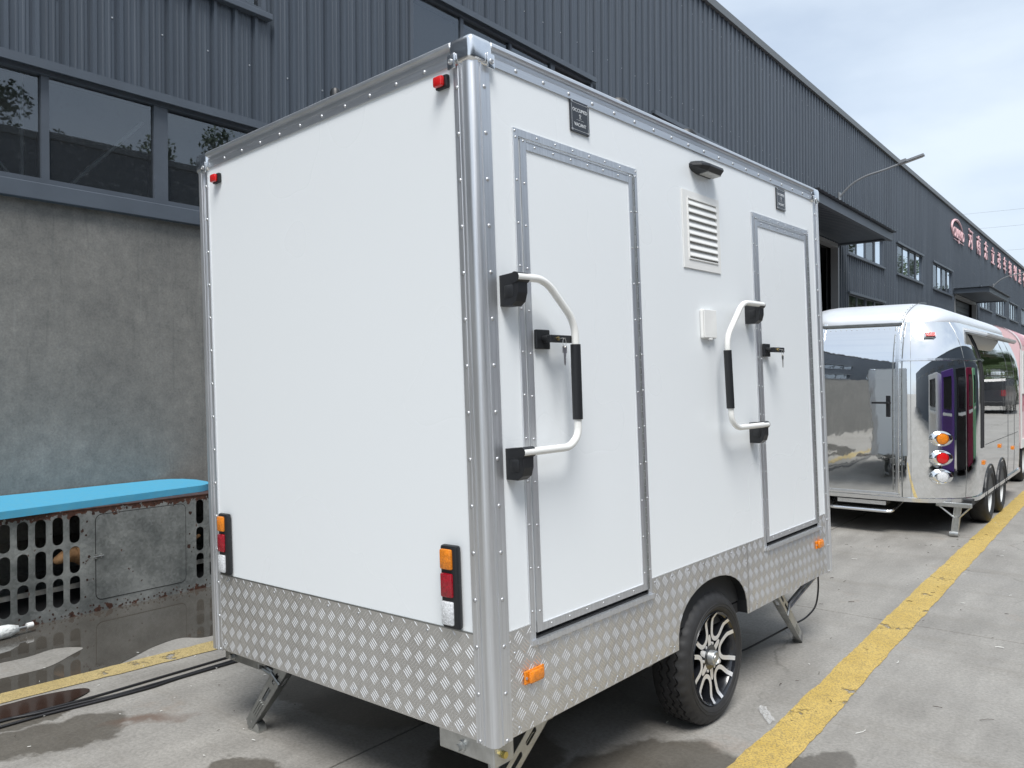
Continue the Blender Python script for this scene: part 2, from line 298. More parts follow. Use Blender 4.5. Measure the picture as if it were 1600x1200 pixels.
# ------------------------------------------------------------------ mesh helpers
class MB:
    """collects shapes into one mesh; .mi is the current material slot"""
    def __init__(s): s.v = []; s.f = []; s.m = []; s.mi = 0
    def add(s, vs, fs, mi=None):
        o = len(s.v); s.v += [tuple(v) for v in vs]; s.f += [tuple(i+o for i in f) for f in fs]; s.m += [s.mi if mi is None else mi]*len(fs)
    def box(s, x0, x1, y0, y1, z0, z1, bev=0., mi=None):
        if bev > 0:
            bm = bmesh.new(); bmesh.ops.create_cube(bm, size=1)
            for v in bm.verts: v.co = Vector(((x0+x1)/2+v.co.x*(x1-x0), (y0+y1)/2+v.co.y*(y1-y0), (z0+z1)/2+v.co.z*(z1-z0)))
            bmesh.ops.bevel(bm, geom=bm.edges[:], offset=bev, segments=2, affect='EDGES', profile=.5)
            s.bm(bm, mi); return
        s.add([(x0,y0,z0),(x1,y0,z0),(x1,y1,z0),(x0,y1,z0),(x0,y0,z1),(x1,y0,z1),(x1,y1,z1),(x0,y1,z1)],
              [(0,3,2,1),(4,5,6,7),(0,1,5,4),(1,2,6,5),(2,3,7,6),(3,0,4,7)], mi)
    def bm(s, bm, mi=None, mtx=None):
        bm.verts.ensure_lookup_table()
        for i, v in enumerate(bm.verts): v.index = i
        s.add([(mtx @ v.co) if mtx else v.co for v in bm.verts], [[v.index for v in f.verts] for f in bm.faces], mi); bm.free()
    def obox(s, c, ax, ay, az, hx, hy, hz, mi=None):
        c = Vector(c); ax, ay, az = Vector(ax)*hx, Vector(ay)*hy, Vector(az)*hz
        P = [c+sx*ax+sy*ay+sz*az for sz in (-1,1) for sx, sy in ((-1,-1),(1,-1),(1,1),(-1,1))]
        s.add(P, [(0,3,2,1),(4,5,6,7),(0,1,5,4),(1,2,6,5),(2,3,7,6),(3,0,4,7)], mi)
    def tube(s, pts, r, n=10, mi=None, cap=True):
        pts = [Vector(p) for p in pts]; rs = r if isinstance(r, (list, tuple)) else [r]*len(pts)
        vs = []; fs = []; prev = None
        for i, p in enumerate(pts):
            t = (pts[min(i+1, len(pts)-1)] - pts[max(i-1, 0)]).normalized()
            if prev is None: a = t.orthogonal().normalized()
            else:
                a = prev - t*prev.dot(t); a = a.normalized() if a.length > 1e-6 else t.orthogonal().normalized()
            prev = a; b = t.cross(a)
            for k in range(n):
                q = 2*math.pi*k/n; vs.append(p + (a*math.cos(q)+b*math.sin(q))*rs[i])
        for i in range(len(pts)-1):
            for k in range(n):
                k2 = (k+1) % n; fs.append((i*n+k, i*n+k2, (i+1)*n+k2, (i+1)*n+k))
        if cap: fs.append(tuple(range(n-1, -1, -1))); fs.append(tuple((len(pts)-1)*n+k for k in range(n)))
        s.add(vs, fs, mi)
    def cyl(s, p0, p1, r, n=20, mi=None, r1=None): s.tube([p0, p1], [r, r if r1 is None else r1], n, mi)
    def lathe(s, prof, origin, axis, n=48, mi=None, closed=False):
        """prof: (radius, along)"""
        axis = Vector(axis).normalized(); a = axis.orthogonal().normalized(); b = axis.cross(a); o = Vector(origin); vs = []; fs = []
        for (r, h) in prof:
            for k in range(n):
                q = 2*math.pi*k/n; vs.append(o+axis*h+(a*math.cos(q)+b*math.sin(q))*r)
        m = len(prof)
        for i in range(m-1 if not closed else m):
            j = (i+1) % m
            for k in range(n):
                k2 = (k+1) % n; fs.append((i*n+k, j*n+k, j*n+k2, i*n+k2))
        s.add(vs, fs, mi)
    def plate(s, outer, holes, fn, t0, t1, mi=None):
        """flat plate with holes: 2D outlines; fn(a, b, t) maps to 3D"""
        bm = bmesh.new(); es = []
        for loop in [outer]+list(holes):
            vs = [bm.verts.new((p[0], p[1], 0)) for p in loop]
            es += [bm.edges.new((vs[i], vs[(i+1) % len(vs)])) for i in range(len(vs))]
        bmesh.ops.triangle_fill(bm, edges=es, use_beauty=True, normal=(0,0,1))
        fs = [f for f in bm.faces]
        for f in fs:
            if f.normal.z < 0: f.normal_flip()
        bm.verts.ensure_lookup_table()
        base = [(v.co.x, v.co.y) for v in bm.verts]
        for i, v in enumerate(bm.verts): v.index = i
        tri = [tuple(v.index for v in f.verts) for f in bm.faces]; ed = [tuple(l.vert.index for l in (e.link_loops[0], e.link_loops[0].link_loop_next)) for e in bm.edges if len(e.link_faces) == 1]
        n = len(base); bm.free()
        s.add([fn(a, b, t1) for a, b in base]+[fn(a, b, t0) for a, b in base],
              tri+[tuple(n+i for i in reversed(f)) for f in tri]+[(b, a, n+a, n+b) for a, b in ed], mi)
    def extrude(s, prof, fn, t0, t1, mi=None, closed=False, caps=True):
        n = len(prof); s.add([fn(a, b, t0) for a, b in prof]+[fn(a, b, t1) for a, b in prof],
              [(i, (i+1) % n, n+(i+1) % n, n+i) for i in range(n if closed else n-1)]+([tuple(range(n-1, -1, -1)), tuple(range(n, 2*n))] if closed and caps else []), mi)
    def mesh(s, name, mats, smooth=None):
        me = bpy.data.meshes.new(name); me.from_pydata(s.v, [], s.f)
        for m in (mats if isinstance(mats, (list, tuple)) else [mats]): me.materials.append(m)
        me.polygons.foreach_set('material_index', s.m)
        bm = bmesh.new(); bm.from_mesh(me)
        bmesh.ops.recalc_face_normals(bm, faces=bm.faces[:])
        if smooth is not None:
            for f in bm.faces: f.smooth = True
            for e in bm.edges:
                if len(e.link_faces) == 2 and e.calc_face_angle(0) > R(smooth): e.smooth = False
        bm.to_mesh(me); bm.free(); me.update(); return me
    def build(s, name, mats, parent=None, smooth=None, loc=None):
        return link(name, s.mesh(name, mats, smooth), parent, loc)
def link(name, me, parent=None, loc=None, rot=None):
    o = bpy.data.objects.new(name, me); col.objects.link(o)
    if parent: o.parent = parent
    if loc is not None: o.location = loc
    if rot is not None: o.rotation_euler = rot
    return o
def thing(name, label, cat, mtx=None, group=None, loc=None, rz=0):
    o = bpy.data.objects.new(name, None); col.objects.link(o); o.empty_display_size = .1
    if mtx is not None: o.matrix_world = mtx
    if loc is not None: o.location = loc; o.rotation_euler = (0, 0, rz)
    return tag(o, label, cat, group)
def tag(o, label, cat, group=None):
    o['label'] = label; o['category'] = cat
    if group: o['group'] = group
    return o
def structure(o): o['kind'] = 'structure'; return o
def stuff(o): o['kind'] = 'stuff'; return o
def kids(o): return [c for c in bpy.data.objects if c.parent == o]
def copy_tree(o, parent=None, chmap=None):
    c = o.copy(); col.objects.link(c); c.parent = parent
    for ch in list(o.children): copy_tree(ch, c)
    return c
def fillet(pts, r, n=6):
    pts = [Vector(p) for p in pts]; out = [pts[0]]
    for i in range(1, len(pts)-1):
        p, a, b = pts[i], pts[i-1], pts[i+1]
        da, db = (a-p), (b-p); k = min(r, da.length*.45, db.length*.45)
        A = p+da.normalized()*k; B = p+db.normalized()*k
        for j in range(n+1):
            t = j/n; out.append(A*(1-t)**2+p*2*t*(1-t)+B*t*t)
    out.append(pts[-1]); return out
def rrect(x0, x1, y0, y1, r, n=4):
    o = []
    for cx, cy, a0 in ((x1-r, y1-r, 0), (x0+r, y1-r, 90), (x0+r, y0+r, 180), (x1-r, y0+r, 270)):
        for k in range(n+1):
            q = R(a0+90*k/n); o.append((cx+r*math.cos(q), cy+r*math.sin(q)))
    return o
def text_mesh(name, body, size, extrude, mats, parent, mtx, spacing=1., align='CENTER'):
    cu = bpy.data.curves.new(name, 'FONT'); cu.body = body; cu.size = size; cu.extrude = extrude; cu.align_x = align; cu.align_y = 'CENTER'; cu.space_character = spacing; cu.resolution_u = 3
    o = bpy.data.objects.new(name, cu); col.objects.link(o)
    me = bpy.data.meshes.new_from_object(o.evaluated_get(bpy.context.evaluated_depsgraph_get()))
    bpy.data.objects.remove(o); bpy.data.curves.remove(cu)
    me.transform(mtx); me.materials.clear()
    for m in mats: me.materials.append(m)
    return link(name, me, parent)

# ------------------------------------------------------------------ ground
XW = -6.56                                   # face of the factory wall
gb = MB(); gb.add([(-900, -900, -.05), (900, -900, -.05), (900, 900, -.05), (-900, 900, -.05)], [(0, 1, 2, 3)])
ground = structure(gb.build('ground', M['ground']))
slabx = [-6.62, -2.655, 1.34, 5.34, 9.34, 13.3]; slaby = [5.65+5.6*k for k in range(-4, 15)]
for i in range(len(slabx)-1):
    for j in range(len(slaby)-1):
        b = MB(); g = .005
        b.box(slabx[i]+g, slabx[i+1]-g, slaby[j]+g, slaby[j+1]-g, -.05, 0, bev=.003)
        o = b.build('slab', M['ground'], ground)

def smooth_loop(pts, k=6):
    n = len(pts); o = []
    for i in range(n):
        a, b, c, d = (Vector((*pts[(i+j-1) % n], 0)) for j in range(4))
        for t in range(k):
            u = t/k; p = .5*((2*b)+(c-a)*u+(2*a-5*b+4*c-d)*u*u+(3*b-a-3*c+d)*u**3); o.append((p.x, p.y))
    return o
def noisy_poly(pts, step=.03, amp=.012, f=14, seed=0):
    out = []
    n = len(pts)
    for i in range(n):
        a, b = Vector((*pts[i], 0)), Vector((*pts[(i+1) % n], 0)); k = max(1, int((b-a).length/step))
        for j in range(k):
            p = a+(b-a)*(j/k)
            q = mnoise.noise_vector(Vector((p.x*f, p.y*f, seed)))+mnoise.noise_vector(Vector((p.x*f*.3, p.y*f*.3, seed+5)))*1.4
            out.append((p.x+q.x*amp, p.y+q.y*amp))
    return out
def sheet(name, pts, z, m, kind='structure', **k):
    b = MB(); b.plate(noisy_poly(smooth_loop(pts), **k), [], lambda a, c, t: (a, c, z+t), 0, .0012); o = b.build(name, m); o['kind'] = kind; return o
sheet('puddle', [(-6.4, .2), (-4.9, .2), (-4.70, 1.1), (-4.62, 1.56), (-4.55, 2.02), (-4.60, 2.22), (-4.71, 2.44), (-4.72, 2.60), (-4.62, 2.72), (-4.66, 2.95), (-4.9, 3.3), (-5.0, 4.0), (-5.3, 4.7), (-6.5, 4.9)], .0012, M['puddle'], amp=.016, f=5)
# dry island in the puddle
sheet('dry_concrete', [(-5.12, 1.66), (-5.11, 1.86), (-5.14, 2.02), (-5.02, 2.13), (-4.93, 2.02), (-4.84, 1.86), (-4.86, 1.62), (-4.92, 1.3), (-5.05, 1.3)], .0036, M['ground'], amp=.012, f=6)
sheet('oily_puddle', [(-4.47, 1.2), (-4.43, 1.5), (-4.42, 1.66), (-4.36, 1.83), (-4.28, 1.84), (-4.22, 1.70), (-4.22, 1.5), (-4.27, 1.2)], .0062, M['oily'], amp=.012, f=6)

def line(name, pts, z, seed, m='yellow'):
    b = MB(); b.plate(noisy_poly(pts, step=.015, amp=.007, f=14, seed=seed), [], lambda a, c, t: (a, c, z+t), 0, .001); return structure(b.build(name, M[m]))
line('yellow_line', [(-1.365, 2.3), (-1.17, 2.3), (-1.172, 3.6), (-1.205, 6.4), (-1.25, 12), (-1.27, 40), (-1.45, 40), (-1.42, 12), (-1.395, 6.4), (-1.358, 3.6)], .0032, 1)
line('yellow_line', [(-4.62, -2), (-4.62, 1.55), (-4.52, 2.7), (-4.5, 14), (-4.35, 14), (-4.36, 2.6), (-4.48, 1.5), (-4.48, -2)], .0036, 2, 'yellow_pale')

# ------------------------------------------------------------------ factory hall
hall = thing('factory_hall', 'long dark grey corrugated factory hall with cement base and strip windows behind the white trailer', 'factory building', loc=(XW, 0, 0))
ROOF = 8.8
Y0, Y1, YS = -14.0, 150.0, 66.0
BAYS = [-10.64, -4.97, .70, 6.37, 12.04, 23.06, 28.48, 34.0, 44.7, 49.78, 55.0, 60.6]
WW = 3.78
ZL = (3.10, 3.98); ZU = (5.08, 6.08)
DOORS = [(16.6, 22.05), (38.35, 43.5)]; DOOR_H = 5.1
PL = 2.98                                   # top of the cement base
def rib_profile(ya, yb):
    P = .21; base = [(0, 0), (.030, 0), (.036, .005), (.048, .005), (.054, 0), (.080, 0), (.086, .005), (.098, .005), (.104, 0), (.126, 0), (.129, -.013), (.148, -.013), (.151, .0), (.160, .025), (.190, .025), (.203, 0)]
    pts = []
    k0 = math.floor(ya/P)-1
    for k in range(k0, int(math.ceil(yb/P))+2):
        for a, h in base:
            y = k*P+a
            if ya+1e-4 < y < yb-1e-4: pts.append((y, h))
    def at(y):
        a = y % P
        for (p, h), (q, g) in zip(base, base[1:]+[(P, 0)]):
            if p <= a <= q: return h+(g-h)*((a-p)/(q-p) if q > p else 0)
        return 0
    return [(ya, at(ya))]+pts+[(yb, at(yb))]
cache = {}
def clad(ya, yb, z0, z1, name='cladding_sheet', into=None):
    """sheets of up to four ribs, shared by shape"""
    y = ya
    while y < yb-1e-3:
        e = min((math.floor(y/.84+1e-4)+1)*.84, yb)
        a, b = y, e
        if into is not None:
            into.extrude(rib_profile(a, b), lambda p, h, t: (h, p, t), z0, z1)
        else:
            k = (round(a % .84, 3), round(b-a, 3), z0, z1)
            base = math.floor(a/.84+1e-4)*.84
            if k not in cache:
                m = MB(); m.extrude(rib_profile(a-base, b-base), lambda p, h, t: (h, p, t), z0, z1); cache[k] = m.mesh('cladding_sheet', M['clad'])
            o = link(name, cache[k], hall, loc=(rnd.uniform(-.001, .001), base, 0))
        y = e
def opening(y):
    for a in BAYS:
        if a-.001 <= y < a+WW-.001: return 'w'
    for a, b in DOORS:
        if a-.001 <= y < b-.001: return 'd'
    return None
edges = sorted(set([Y0, 22.05, YS]+[e for a in BAYS for e in (a, a+WW)]+[e for d in DOORS for e in d]))
for a, b in zip(edges, edges[1:]):
    if b-a < .01: continue
    k = opening((a+b)/2); low = PL if (a+b)/2 < 16.6 else 1.2
    if k == 'w':
        if low < ZL[0]-.2: clad(a, b, low, ZL[0])
        clad(a, b, ZL[1], ZU[0]); clad(a, b, ZU[1], ROOF)
    elif k == 'd': clad(a, b, DOOR_H, ROOF)
    else: clad(a, b, low, ROOF)
m = MB(); clad(YS, Y1, 1.2, ROOF, into=m); stuff(m.build('far_cladding', M['clad'], hall))
m = MB()
for z in (4.55, 6.55, 8.3):
    for k in range(-20, 180):
        y = .42*k+.11
        if z < 5 and opening(y) == 'd': continue
        m.lathe([(.009, 0), (.007, .006), (.0001, .007)], (-.0005, y, z), (1, 0, 0), 6)
stuff(m.build('screws', M['rivet'], hall))
# cement base, in two heights, with the doors cut out
m = MB(); m.box(-.22, .012, Y0, 16.6, -.05, PL); m.build('cement_base', M['render'], hall)
m = MB()
for a, b in ((22.05, 38.35), (43.5, Y1)): m.box(-.22, .03, a, b, -.05, 1.2)
m.build('cement_kerb_wall', M['render'], hall)
# hall shell so that the inside is really inside
m = MB(); m.box(-18, -17.8, Y0, Y1, -.05, ROOF); m.box(-18, 0, Y0-.2, Y0, -.05, ROOF); m.box(-18, 0, Y1, Y1+.2, -.05, ROOF); m.build('inner_wall', M['dark'], hall)
m = MB(); m.box(-18, -.02, Y0, Y1, ROOF-.1, ROOF); m.build('roof', M['roofcap'], hall)
m = MB(); m.box(-.10, .075, Y0, Y1, ROOF-.10, ROOF+.05); m.build('roof_edge_capping', M['roofcap'], hall)
# lining between cladding and hall, one per solid stretch
m = MB()
for a, b in zip(edges, edges[1:]):
    k = opening((a+b)/2); c = (-.26, -.24)
    if k == 'w': m.box(*c, a, b, 0, ZL[0]); m.box(*c, a, b, ZL[1], ZU[0]); m.box(*c, a, b, ZU[1], ROOF-.1)
    elif k == 'd': m.box(*c, a, b, DOOR_H, ROOF-.1)
    else: m.box(*c, a, b, 0, ROOF-.1)
m.build('lining', M['dark'], hall)

def window(y0, y1, z0, z1, sill, cuts, side=1):
    m = MB()       # outer frame: head, foot and two jambs
    m.box(-.12, .022, y0, y0+.05, z0, z1); m.box(-.12, .022, y1-.05, y1, z0, z1)
    m.box(-.12, .020, y0+.05, y1-.05, z0, z0+.045); m.box(-.12, .020, y0+.05, y1-.05, z1-.045, z1)
    w = m.build('window', M['frame_grey'], hall)
    b = MB(); b.box(-.13, .075, y0-.04, y1+.04, z1+.003, z1+.05); b.box(.055, .075, y0-.04, y1+.04, z1-.02, z1+.003); b.build('hood', M['clad_trim'], w)
    b = MB(); b.box(-.13, .075, y0-.04, y1+.04, z0-sill, z0-.003, bev=.006); b.build('sill', M['clad_trim'], w)
    ys = [y0+.05]+[y0+c for c, _ in cuts]+[y1-.05]; hw = [0]+[h for _, h in cuts]+[0]
    for (c, h) in cuts:
        b = MB(); b.box(-.10, .006 if h > .03 else -.004, y0+c-h, y0+c+h, z0+.045, z1-.045); b.build('mullion', M['frame_grey'], w)
    for i in range(len(ys)-1):
        a, e = ys[i]+hw[i]+.001, ys[i+1]-hw[i+1]-.001
        xx = -.022 if i % 2 == 0 else -.036
        b = MB(); b.add([(xx, a, z0+.046), (xx, e, z0+.046), (xx, e, z1-.046), (xx, a, z1-.046)], [(0, 1, 2, 3)])
        o = b.build('pane', M['glass'], w); o.rotation_euler = (0, 0, 0)
        ta, tb_ = rnd.uniform(-.0025, .0025), rnd.uniform(-.002, .002)     # panes never stand perfectly true
        for v in o.data.vertices: v.co.x += ta*(v.co.y-(a+e)/2)+tb_*(v.co.z-(z0+z1)/2)
    return w
for a in BAYS:
    cuts = [(.93, .022), (1.845, .028), (2.75, .06)]
    window(a, a+WW, *ZL, .13 if a < 16 else .06, cuts)
    window(a, a+WW, *ZU, .06, [(.90, .028), (1.85, .022), (2.78, .05)])
# wind bracing rods seen through the ground floor glass
m = MB(); m.cyl((-.17, 2.44, 3.1), (-.17, 2.44, 3.98), .014, 8); m.build('brace_post', M['wheel_white'], hall)
m = MB(); m.cyl((-.17, 2.72, 3.10), (-.17, 3.38, 3.82), .016, 8); m.cyl((-.17, 2.42, 3.10), (-.17, 1.9, 3.72), .010, 8); m.build('brace_rod', M['wheel_white'], hall)

def canopy(y0, y1):
    m = MB(); n = int((y1-y0)/.12)
    prof = []
    for k in range(n+1):
        y = y0+(y1-y0)*k/n; prof.append((y, 0 if k % 2 else .022))
    m.extrude(prof, lambda y, h, t: (t, y, 5.38+h-.0*t), .03, 1.42)
    c = m.build('canopy', M['clad'], hall)
    b = MB(); b.box(1.22, 1.33, y0+.1, y1-.12, 5.17, 5.37); b.box(.03, 1.22, y1-.24, y1-.12, 5.19, 5.37); b.box(.03, 1.22, y0+.1, y0+.22, 5.19, 5.37); b.build('canopy_beam', M['clad_trim'], c)
    b = MB(); k = int((y1-y0)/.1)
    b.extrude([(y0+.22+(y1-y0-.46)*i/k, (i % 2)*.012) for i in range(k+1)], lambda y, h, t: (t, y, 5.23+h), .03, 1.22); b.build('soffit', M['clad'], c)
canopy(16.2, 22.5); canopy(38.0, 43.9)
for a, b in DOORS:
    m = MB(); m.box(-.14, .05, b, b+.09, 0, DOOR_H); m.box(-.14, .05, a-.09, a, 0, DOOR_H); m.box(-.14, .05, a, b, DOOR_H, DOOR_H+.10)
    d = m.build('doorway', M['lamp_grey'], hall)
    m = MB(); m.box(-.60, -.50, b-.7, b, 0, DOOR_H); m.box(-.60, -.50, a, a+.7, 0, DOOR_H); m.build('inner_post', M['dark'], d)
    n = 9
    if a > 30:
        for k in range(4):
            m = MB(); m.box(-.30, -.26, a, b, DOOR_H-.24*(k+1), DOOR_H-.24*k-.012, bev=.005); m.build('shutter_slat', M['clad_trim'], d)

def wall_lamp(y, label):
    t = thing('wall_lamp', label, 'street lamp', loc=(XW, y, 6.48), group='lamps on the factory wall')
    m = MB(); pts = fillet([(.03, 0, 0), (.33, 0, .30), (.69, 0, .46), (1.13, 0, .53), (1.56, 0, .64)], .25, 5); m.tube(pts, .027, 10)
    m.box(.02, .05, -.07, .07, -.1, .12); m.build('arm', M['lamp_grey'], t, smooth=40)
    m = MB(); d = Vector((.97, 0, .22)).normalized(); u = Vector((-.22, 0, .97)).normalized()
    m.obox(Vector((1.81, 0, .70)), d, (0, 1, 0), u, .29, .075, .025); m.obox(Vector((1.60, 0, .68)), d, (0, 1, 0), u, .09, .085, .035); h = m.build('lamp_head', M['lamp_grey'], t)
    m = MB(); m.obox(Vector((1.84, 0, .70))-u*.029, d, (0, 1, 0), u, .22, .055, .004); m.build('lens', M['led'], h)
wall_lamp(22.27, 'grey curved lamp arm above the nearer canopy'); wall_lamp(48.9, 'grey curved lamp arm crossing the pink wall lettering')

# company sign: letters standing off the wall
sgn = thing('company_sign', 'faded pink raised lettering and round emblem along the roof edge', 'sign', loc=(XW+.06, 0, 0))
def wallm(y, z, w, h):   # glyph plane -> wall (text x runs along +y as seen from the yard: right to left flipped)
    return Matrix(((0, 0, 1, 0), (w, 0, 0, y), (0, h, 0, z), (0, 0, 0, 1)))
for k, ch in enumerate('河南东立弟车辆制造有限公司'):
    y = 42.0+2.19*k
    o = text_mesh('letter', ch, 1.0, .02, [M['pink_sign']], sgn, wallm(y, 7.93, 1.12, .98))
m = MB(); arc = [Vector((.0, 38.75+1.22*math.cos(R(q)), 7.92+.44*math.sin(R(q)))) for q in range(8, 226, 6)]
m.tube(arc, [.012+.04*math.sin(math.pi*i/(len(arc)-1))**.8 for i in range(len(arc))], 8)
m.build('emblem_ring', M['pink_sign'], sgn, smooth=40)
text_mesh('emblem_lettering', 'OULEAD', .64, .02, [M['pink_sign']], sgn, wallm(39.1, 7.79, 1.0, .95), spacing=.95)
m = MB(); m.box(0, .02, 37.95, 38.9, 7.49, 7.51); m.box(0, .02, 39.25, 40.2, 7.49, 7.51); m.box(0, .02, 38.98, 39.17, 7.43, 7.56); m.build('emblem_underline', M['pink_sign'], sgn)

# ------------------------------------------------------------------ white restroom trailer
def rotm(yaw, pitch, roll):
    return Matrix.Rotation(yaw, 4, 'Z') @ Matrix.Rotation(pitch, 4, 'X') @ Matrix.Rotation(roll, 4, 'Y')
TM = Matrix.Translation((-1.6445, 1.9602, .4216)) @ rotm(-.0442, .0083, -.0324)
W, LL, HH = 1.7738, 3.0016, 2.2934
tr = thing('restroom_trailer', 'white two door portable restroom trailer with tread plate skirt standing on jacks', 'trailer', TM)
TP = .345                                     # top of the tread plate skirt
D1 = (.216, .936, .306, 2.006); D2 = (2.088, 2.800, .306, 1.994)     # door openings y0,y1,z0,z1
SIDE = lambda a, b, t: (t, a, b)               # (along, up) on the right side
REAR = lambda a, b, t: (a, -t, b)

# shell
m = MB(); m.plate([(.03, TP), (.03, 2.25), (LL-.03, 2.25), (LL-.03, TP), (D2[1], TP), (D2[1], D2[3]), (D2[0], D2[3]), (D2[0], TP), (D1[1], TP), (D1[1], D1[3]), (D1[0], D1[3]), (D1[0], TP)], [], SIDE, -.04, 0)
m.build('side_panel', M['white'], tr)
m = MB(); m.box(-W+.03, -.03, 0, .04, TP, 2.25); m.build('rear_panel', M['white'], tr)
m = MB(); m.box(-W, -W+.04, .03, LL-.03, 0, 2.25); m.build('far_side_panel', M['white'], tr)
m = MB(); m.box(-W+.03, -.03, LL-.04, LL, 0, 2.25); m.build('front_panel', M['white'], tr)
m = MB(); m.box(-W+.02, -.02, .02, LL-.02, 2.235, 2.283); m.build('roof_panel', M['white'], tr)
m = MB(); m.box(-W+.05, -.05, .05, LL-.05, .0, .05); m.build('floor', M['dark'], tr)
m = MB(); m.box(-.10, -.045, .08, LL-.08, .06, 2.2); m.build('inner_lining', M['dark'], tr)
for x in (-.42, -1.35):
    m = MB(); m.box(x-.03, x+.03, .75, LL+.7, -.09, -.002); m.build('chassis_beam', M['galv_dark'], tr)
for y in (.4, 1.1, 2.2, 2.8):
    m = MB(); m.box(-W+.1, -.1, y-.02, y+.02, -.07, -.003); m.build('cross_member', M['galv_dark'], tr)

# tread plate skirt with raised five-bar pattern
def tread(name, outline, fn, holes=()):
    m = MB(); m.plate(outline, holes, lambda a, b, t: fn(a, b, t), .001, .004)
    o = m.build(name, M['tread'], tr)
    xs = [p[0] for p in outline]; zs = [p[1] for p in outline]
    def inside(x, z):
        c = False; n = len(outline)
        for i in range(n):
            (x0, z0), (x1, z1) = outline[i], outline[i-1]
            if (z0 > z) != (z1 > z) and x < (x1-x0)*(z-z0)/(z1-z0)+x0: c = not c
        return c
    P = .063; s = P/math.sqrt(2); q = math.sqrt(.5); b = MB()
    i0, i1 = int(min(xs)/P)-2, int(max(xs)/P)+2; j0, j1 = int(min(zs)/P)-2, int(max(zs)/P)+2
    for i in range(i0, i1):
        for j in range(j0, j1):
            for kind, off in ((1, 0), (-1, .5)):
                cx, cz = (i+off)*P, (j+off)*P
                d = (q, q*kind); n = (-q*kind, q)          # bar direction / across
                for k in range(4):
                    o_ = (k-1.5)*s/4.15
                    x, z = cx+n[0]*o_, cz+n[1]*o_
                    h = .0198; w = .0022
                    while h > .003 and not (inside(x+d[0]*h, z+d[1]*h) and inside(x-d[0]*h, z-d[1]*h)): h -= .004
                    if h <= .003 or not inside(x, z): continue
                    A = [fn(x-d[0]*h, z-d[1]*h, .004), fn(x-n[0]*w-d[0]*h*.5, z-n[1]*w-d[1]*h*.5, .004), fn(x-n[0]*w+d[0]*h*.5, z-n[1]*w+d[1]*h*.5, .004), fn(x+d[0]*h, z+d[1]*h, .004),
                         fn(x+n[0]*w+d[0]*h*.5, z+n[1]*w+d[1]*h*.5, .004), fn(x+n[0]*w-d[0]*h*.5, z+n[1]*w-d[1]*h*.5, .004),
                         fn(x-d[0]*h*.55, z-d[1]*h*.55, .0055), fn(x+d[0]*h*.55, z+d[1]*h*.55, .0055)]
                    b.add(A, [(0, 1, 6), (1, 2, 7, 6), (2, 3, 7), (3, 4, 7), (4, 5, 6, 7), (5, 0, 6)])
    stuff(b.build('tread_pattern', M['tread_bar'], o))
    return o
JX = 1.862
arch = [(1.165, .0)]
for k in range(0, 19):
    t = k/18; a = 1.165+(1.842-1.165)*t
    # flattened round arch
    arch.append((1.5035-.3385*math.cos(math.pi*t), .245*math.sin(math.pi*t)**.75))
arch.append((1.842, 0.0))
sk = [(.06, 0), (.06, TP), (.19, TP), (.19, .288), (.967, .288), (.967, TP), (JX-.0015, TP), (JX-.0015, .0), (1.842, .0)]
arch2 = [p for p in arch[::-1] if True]
ol = [(.06, .0), (.06, TP), (.19, TP), (.19, .288), (.967, .288), (.967, TP), (JX-.0015, TP), (JX-.0015, .0)]+[p for p in arch[-2:0:-1]]
ts = tread('side_tread_plate', ol, SIDE)
tread('side_tread_plate', [(JX+.0015, 0), (JX+.0015, TP), (2.062, TP), (2.062, .288), (2.826, .288), (2.826, TP), (LL-.05, TP), (LL-.05, 0)], SIDE)
tr_ = tread('rear_tread_plate', [(-W+.06, 0), (-W+.06, TP), (-.06, TP), (-.06, 0)], REAR)
m = MB()          # dark sealant line along the top edge of the rear plate
m.box(-W+.07, -.075, -.0045, -.001, TP-.001, TP+.004); m.build('seal_line', M['galv_dark'], tr)
# dark skirt behind the plate except at the wheel
for a, b in ((.05, 1.15), (1.86, LL-.05)):
    m = MB(); m.box(-.04, 0, a, b, 0, TP-.05); m.build('skirt_backing', M['dark'], tr)
# wheel arch liner
m = MB(); m.extrude([(a, b+.004) for a, b in arch], lambda a, b, t: (t, a, b), -.30, -.001); m.add([(-.30, 1.16, -.05), (-.30, 1.85, -.05), (-.30, 1.85, .3), (-.30, 1.16, .3)], [(0, 1, 2, 3)])
m.build('wheel_arch', M['black'], tr)

# rivets
def rivet_mesh(r, h, n=10):
    m = MB(); m.lathe([(r, 0), (r*.93, h*.45), (r*.6, h*.9), (.0001, h)], (0, 0, 0), (0, 0, 1), n); return m.mesh('rivet', M['rivet'], smooth=60)
RV = rivet_mesh(.0075, .0042)
def rivet(parent, p, face):
    o = link('rivet', RV, parent, p); o.rotation_euler = {'side': (0, R(90), 0), 'rear': (R(90), 0, 0)}[face]; return o
def rivets_stuff(parent, pts, face, r=.0045, h=.003):
    m = MB()
    for p in pts:
        m.lathe([(r, 0), (r*.7, h*.8), (.0001, h)], p, (1, 0, 0) if face == 'side' else (0, -1, 0), 8)
    return stuff(m.build('small_rivets', M['rivet'], parent, smooth=60))
rivets_stuff(ts, [(.004, .115+.145*k, .022) for k in range(8)]+[(.004, .105+.15*k, .27) for k in range(7)]+[(.004, .99+.14*k, .325) for k in range(7)]+[(.004, 1.95, .03), (.004, 2.3, .03), (.004, 2.6, .03), (.004, 2.86, .03), (.004, 1.845, .26), (.004, 1.1, .03)], 'side', .006)
rivets_stuff(tr_, [(-.15-.19*k, -.004, .03) for k in range(9)]+[(-.30-.19*k, -.004, .322) for k in range(8)], 'rear', .006)

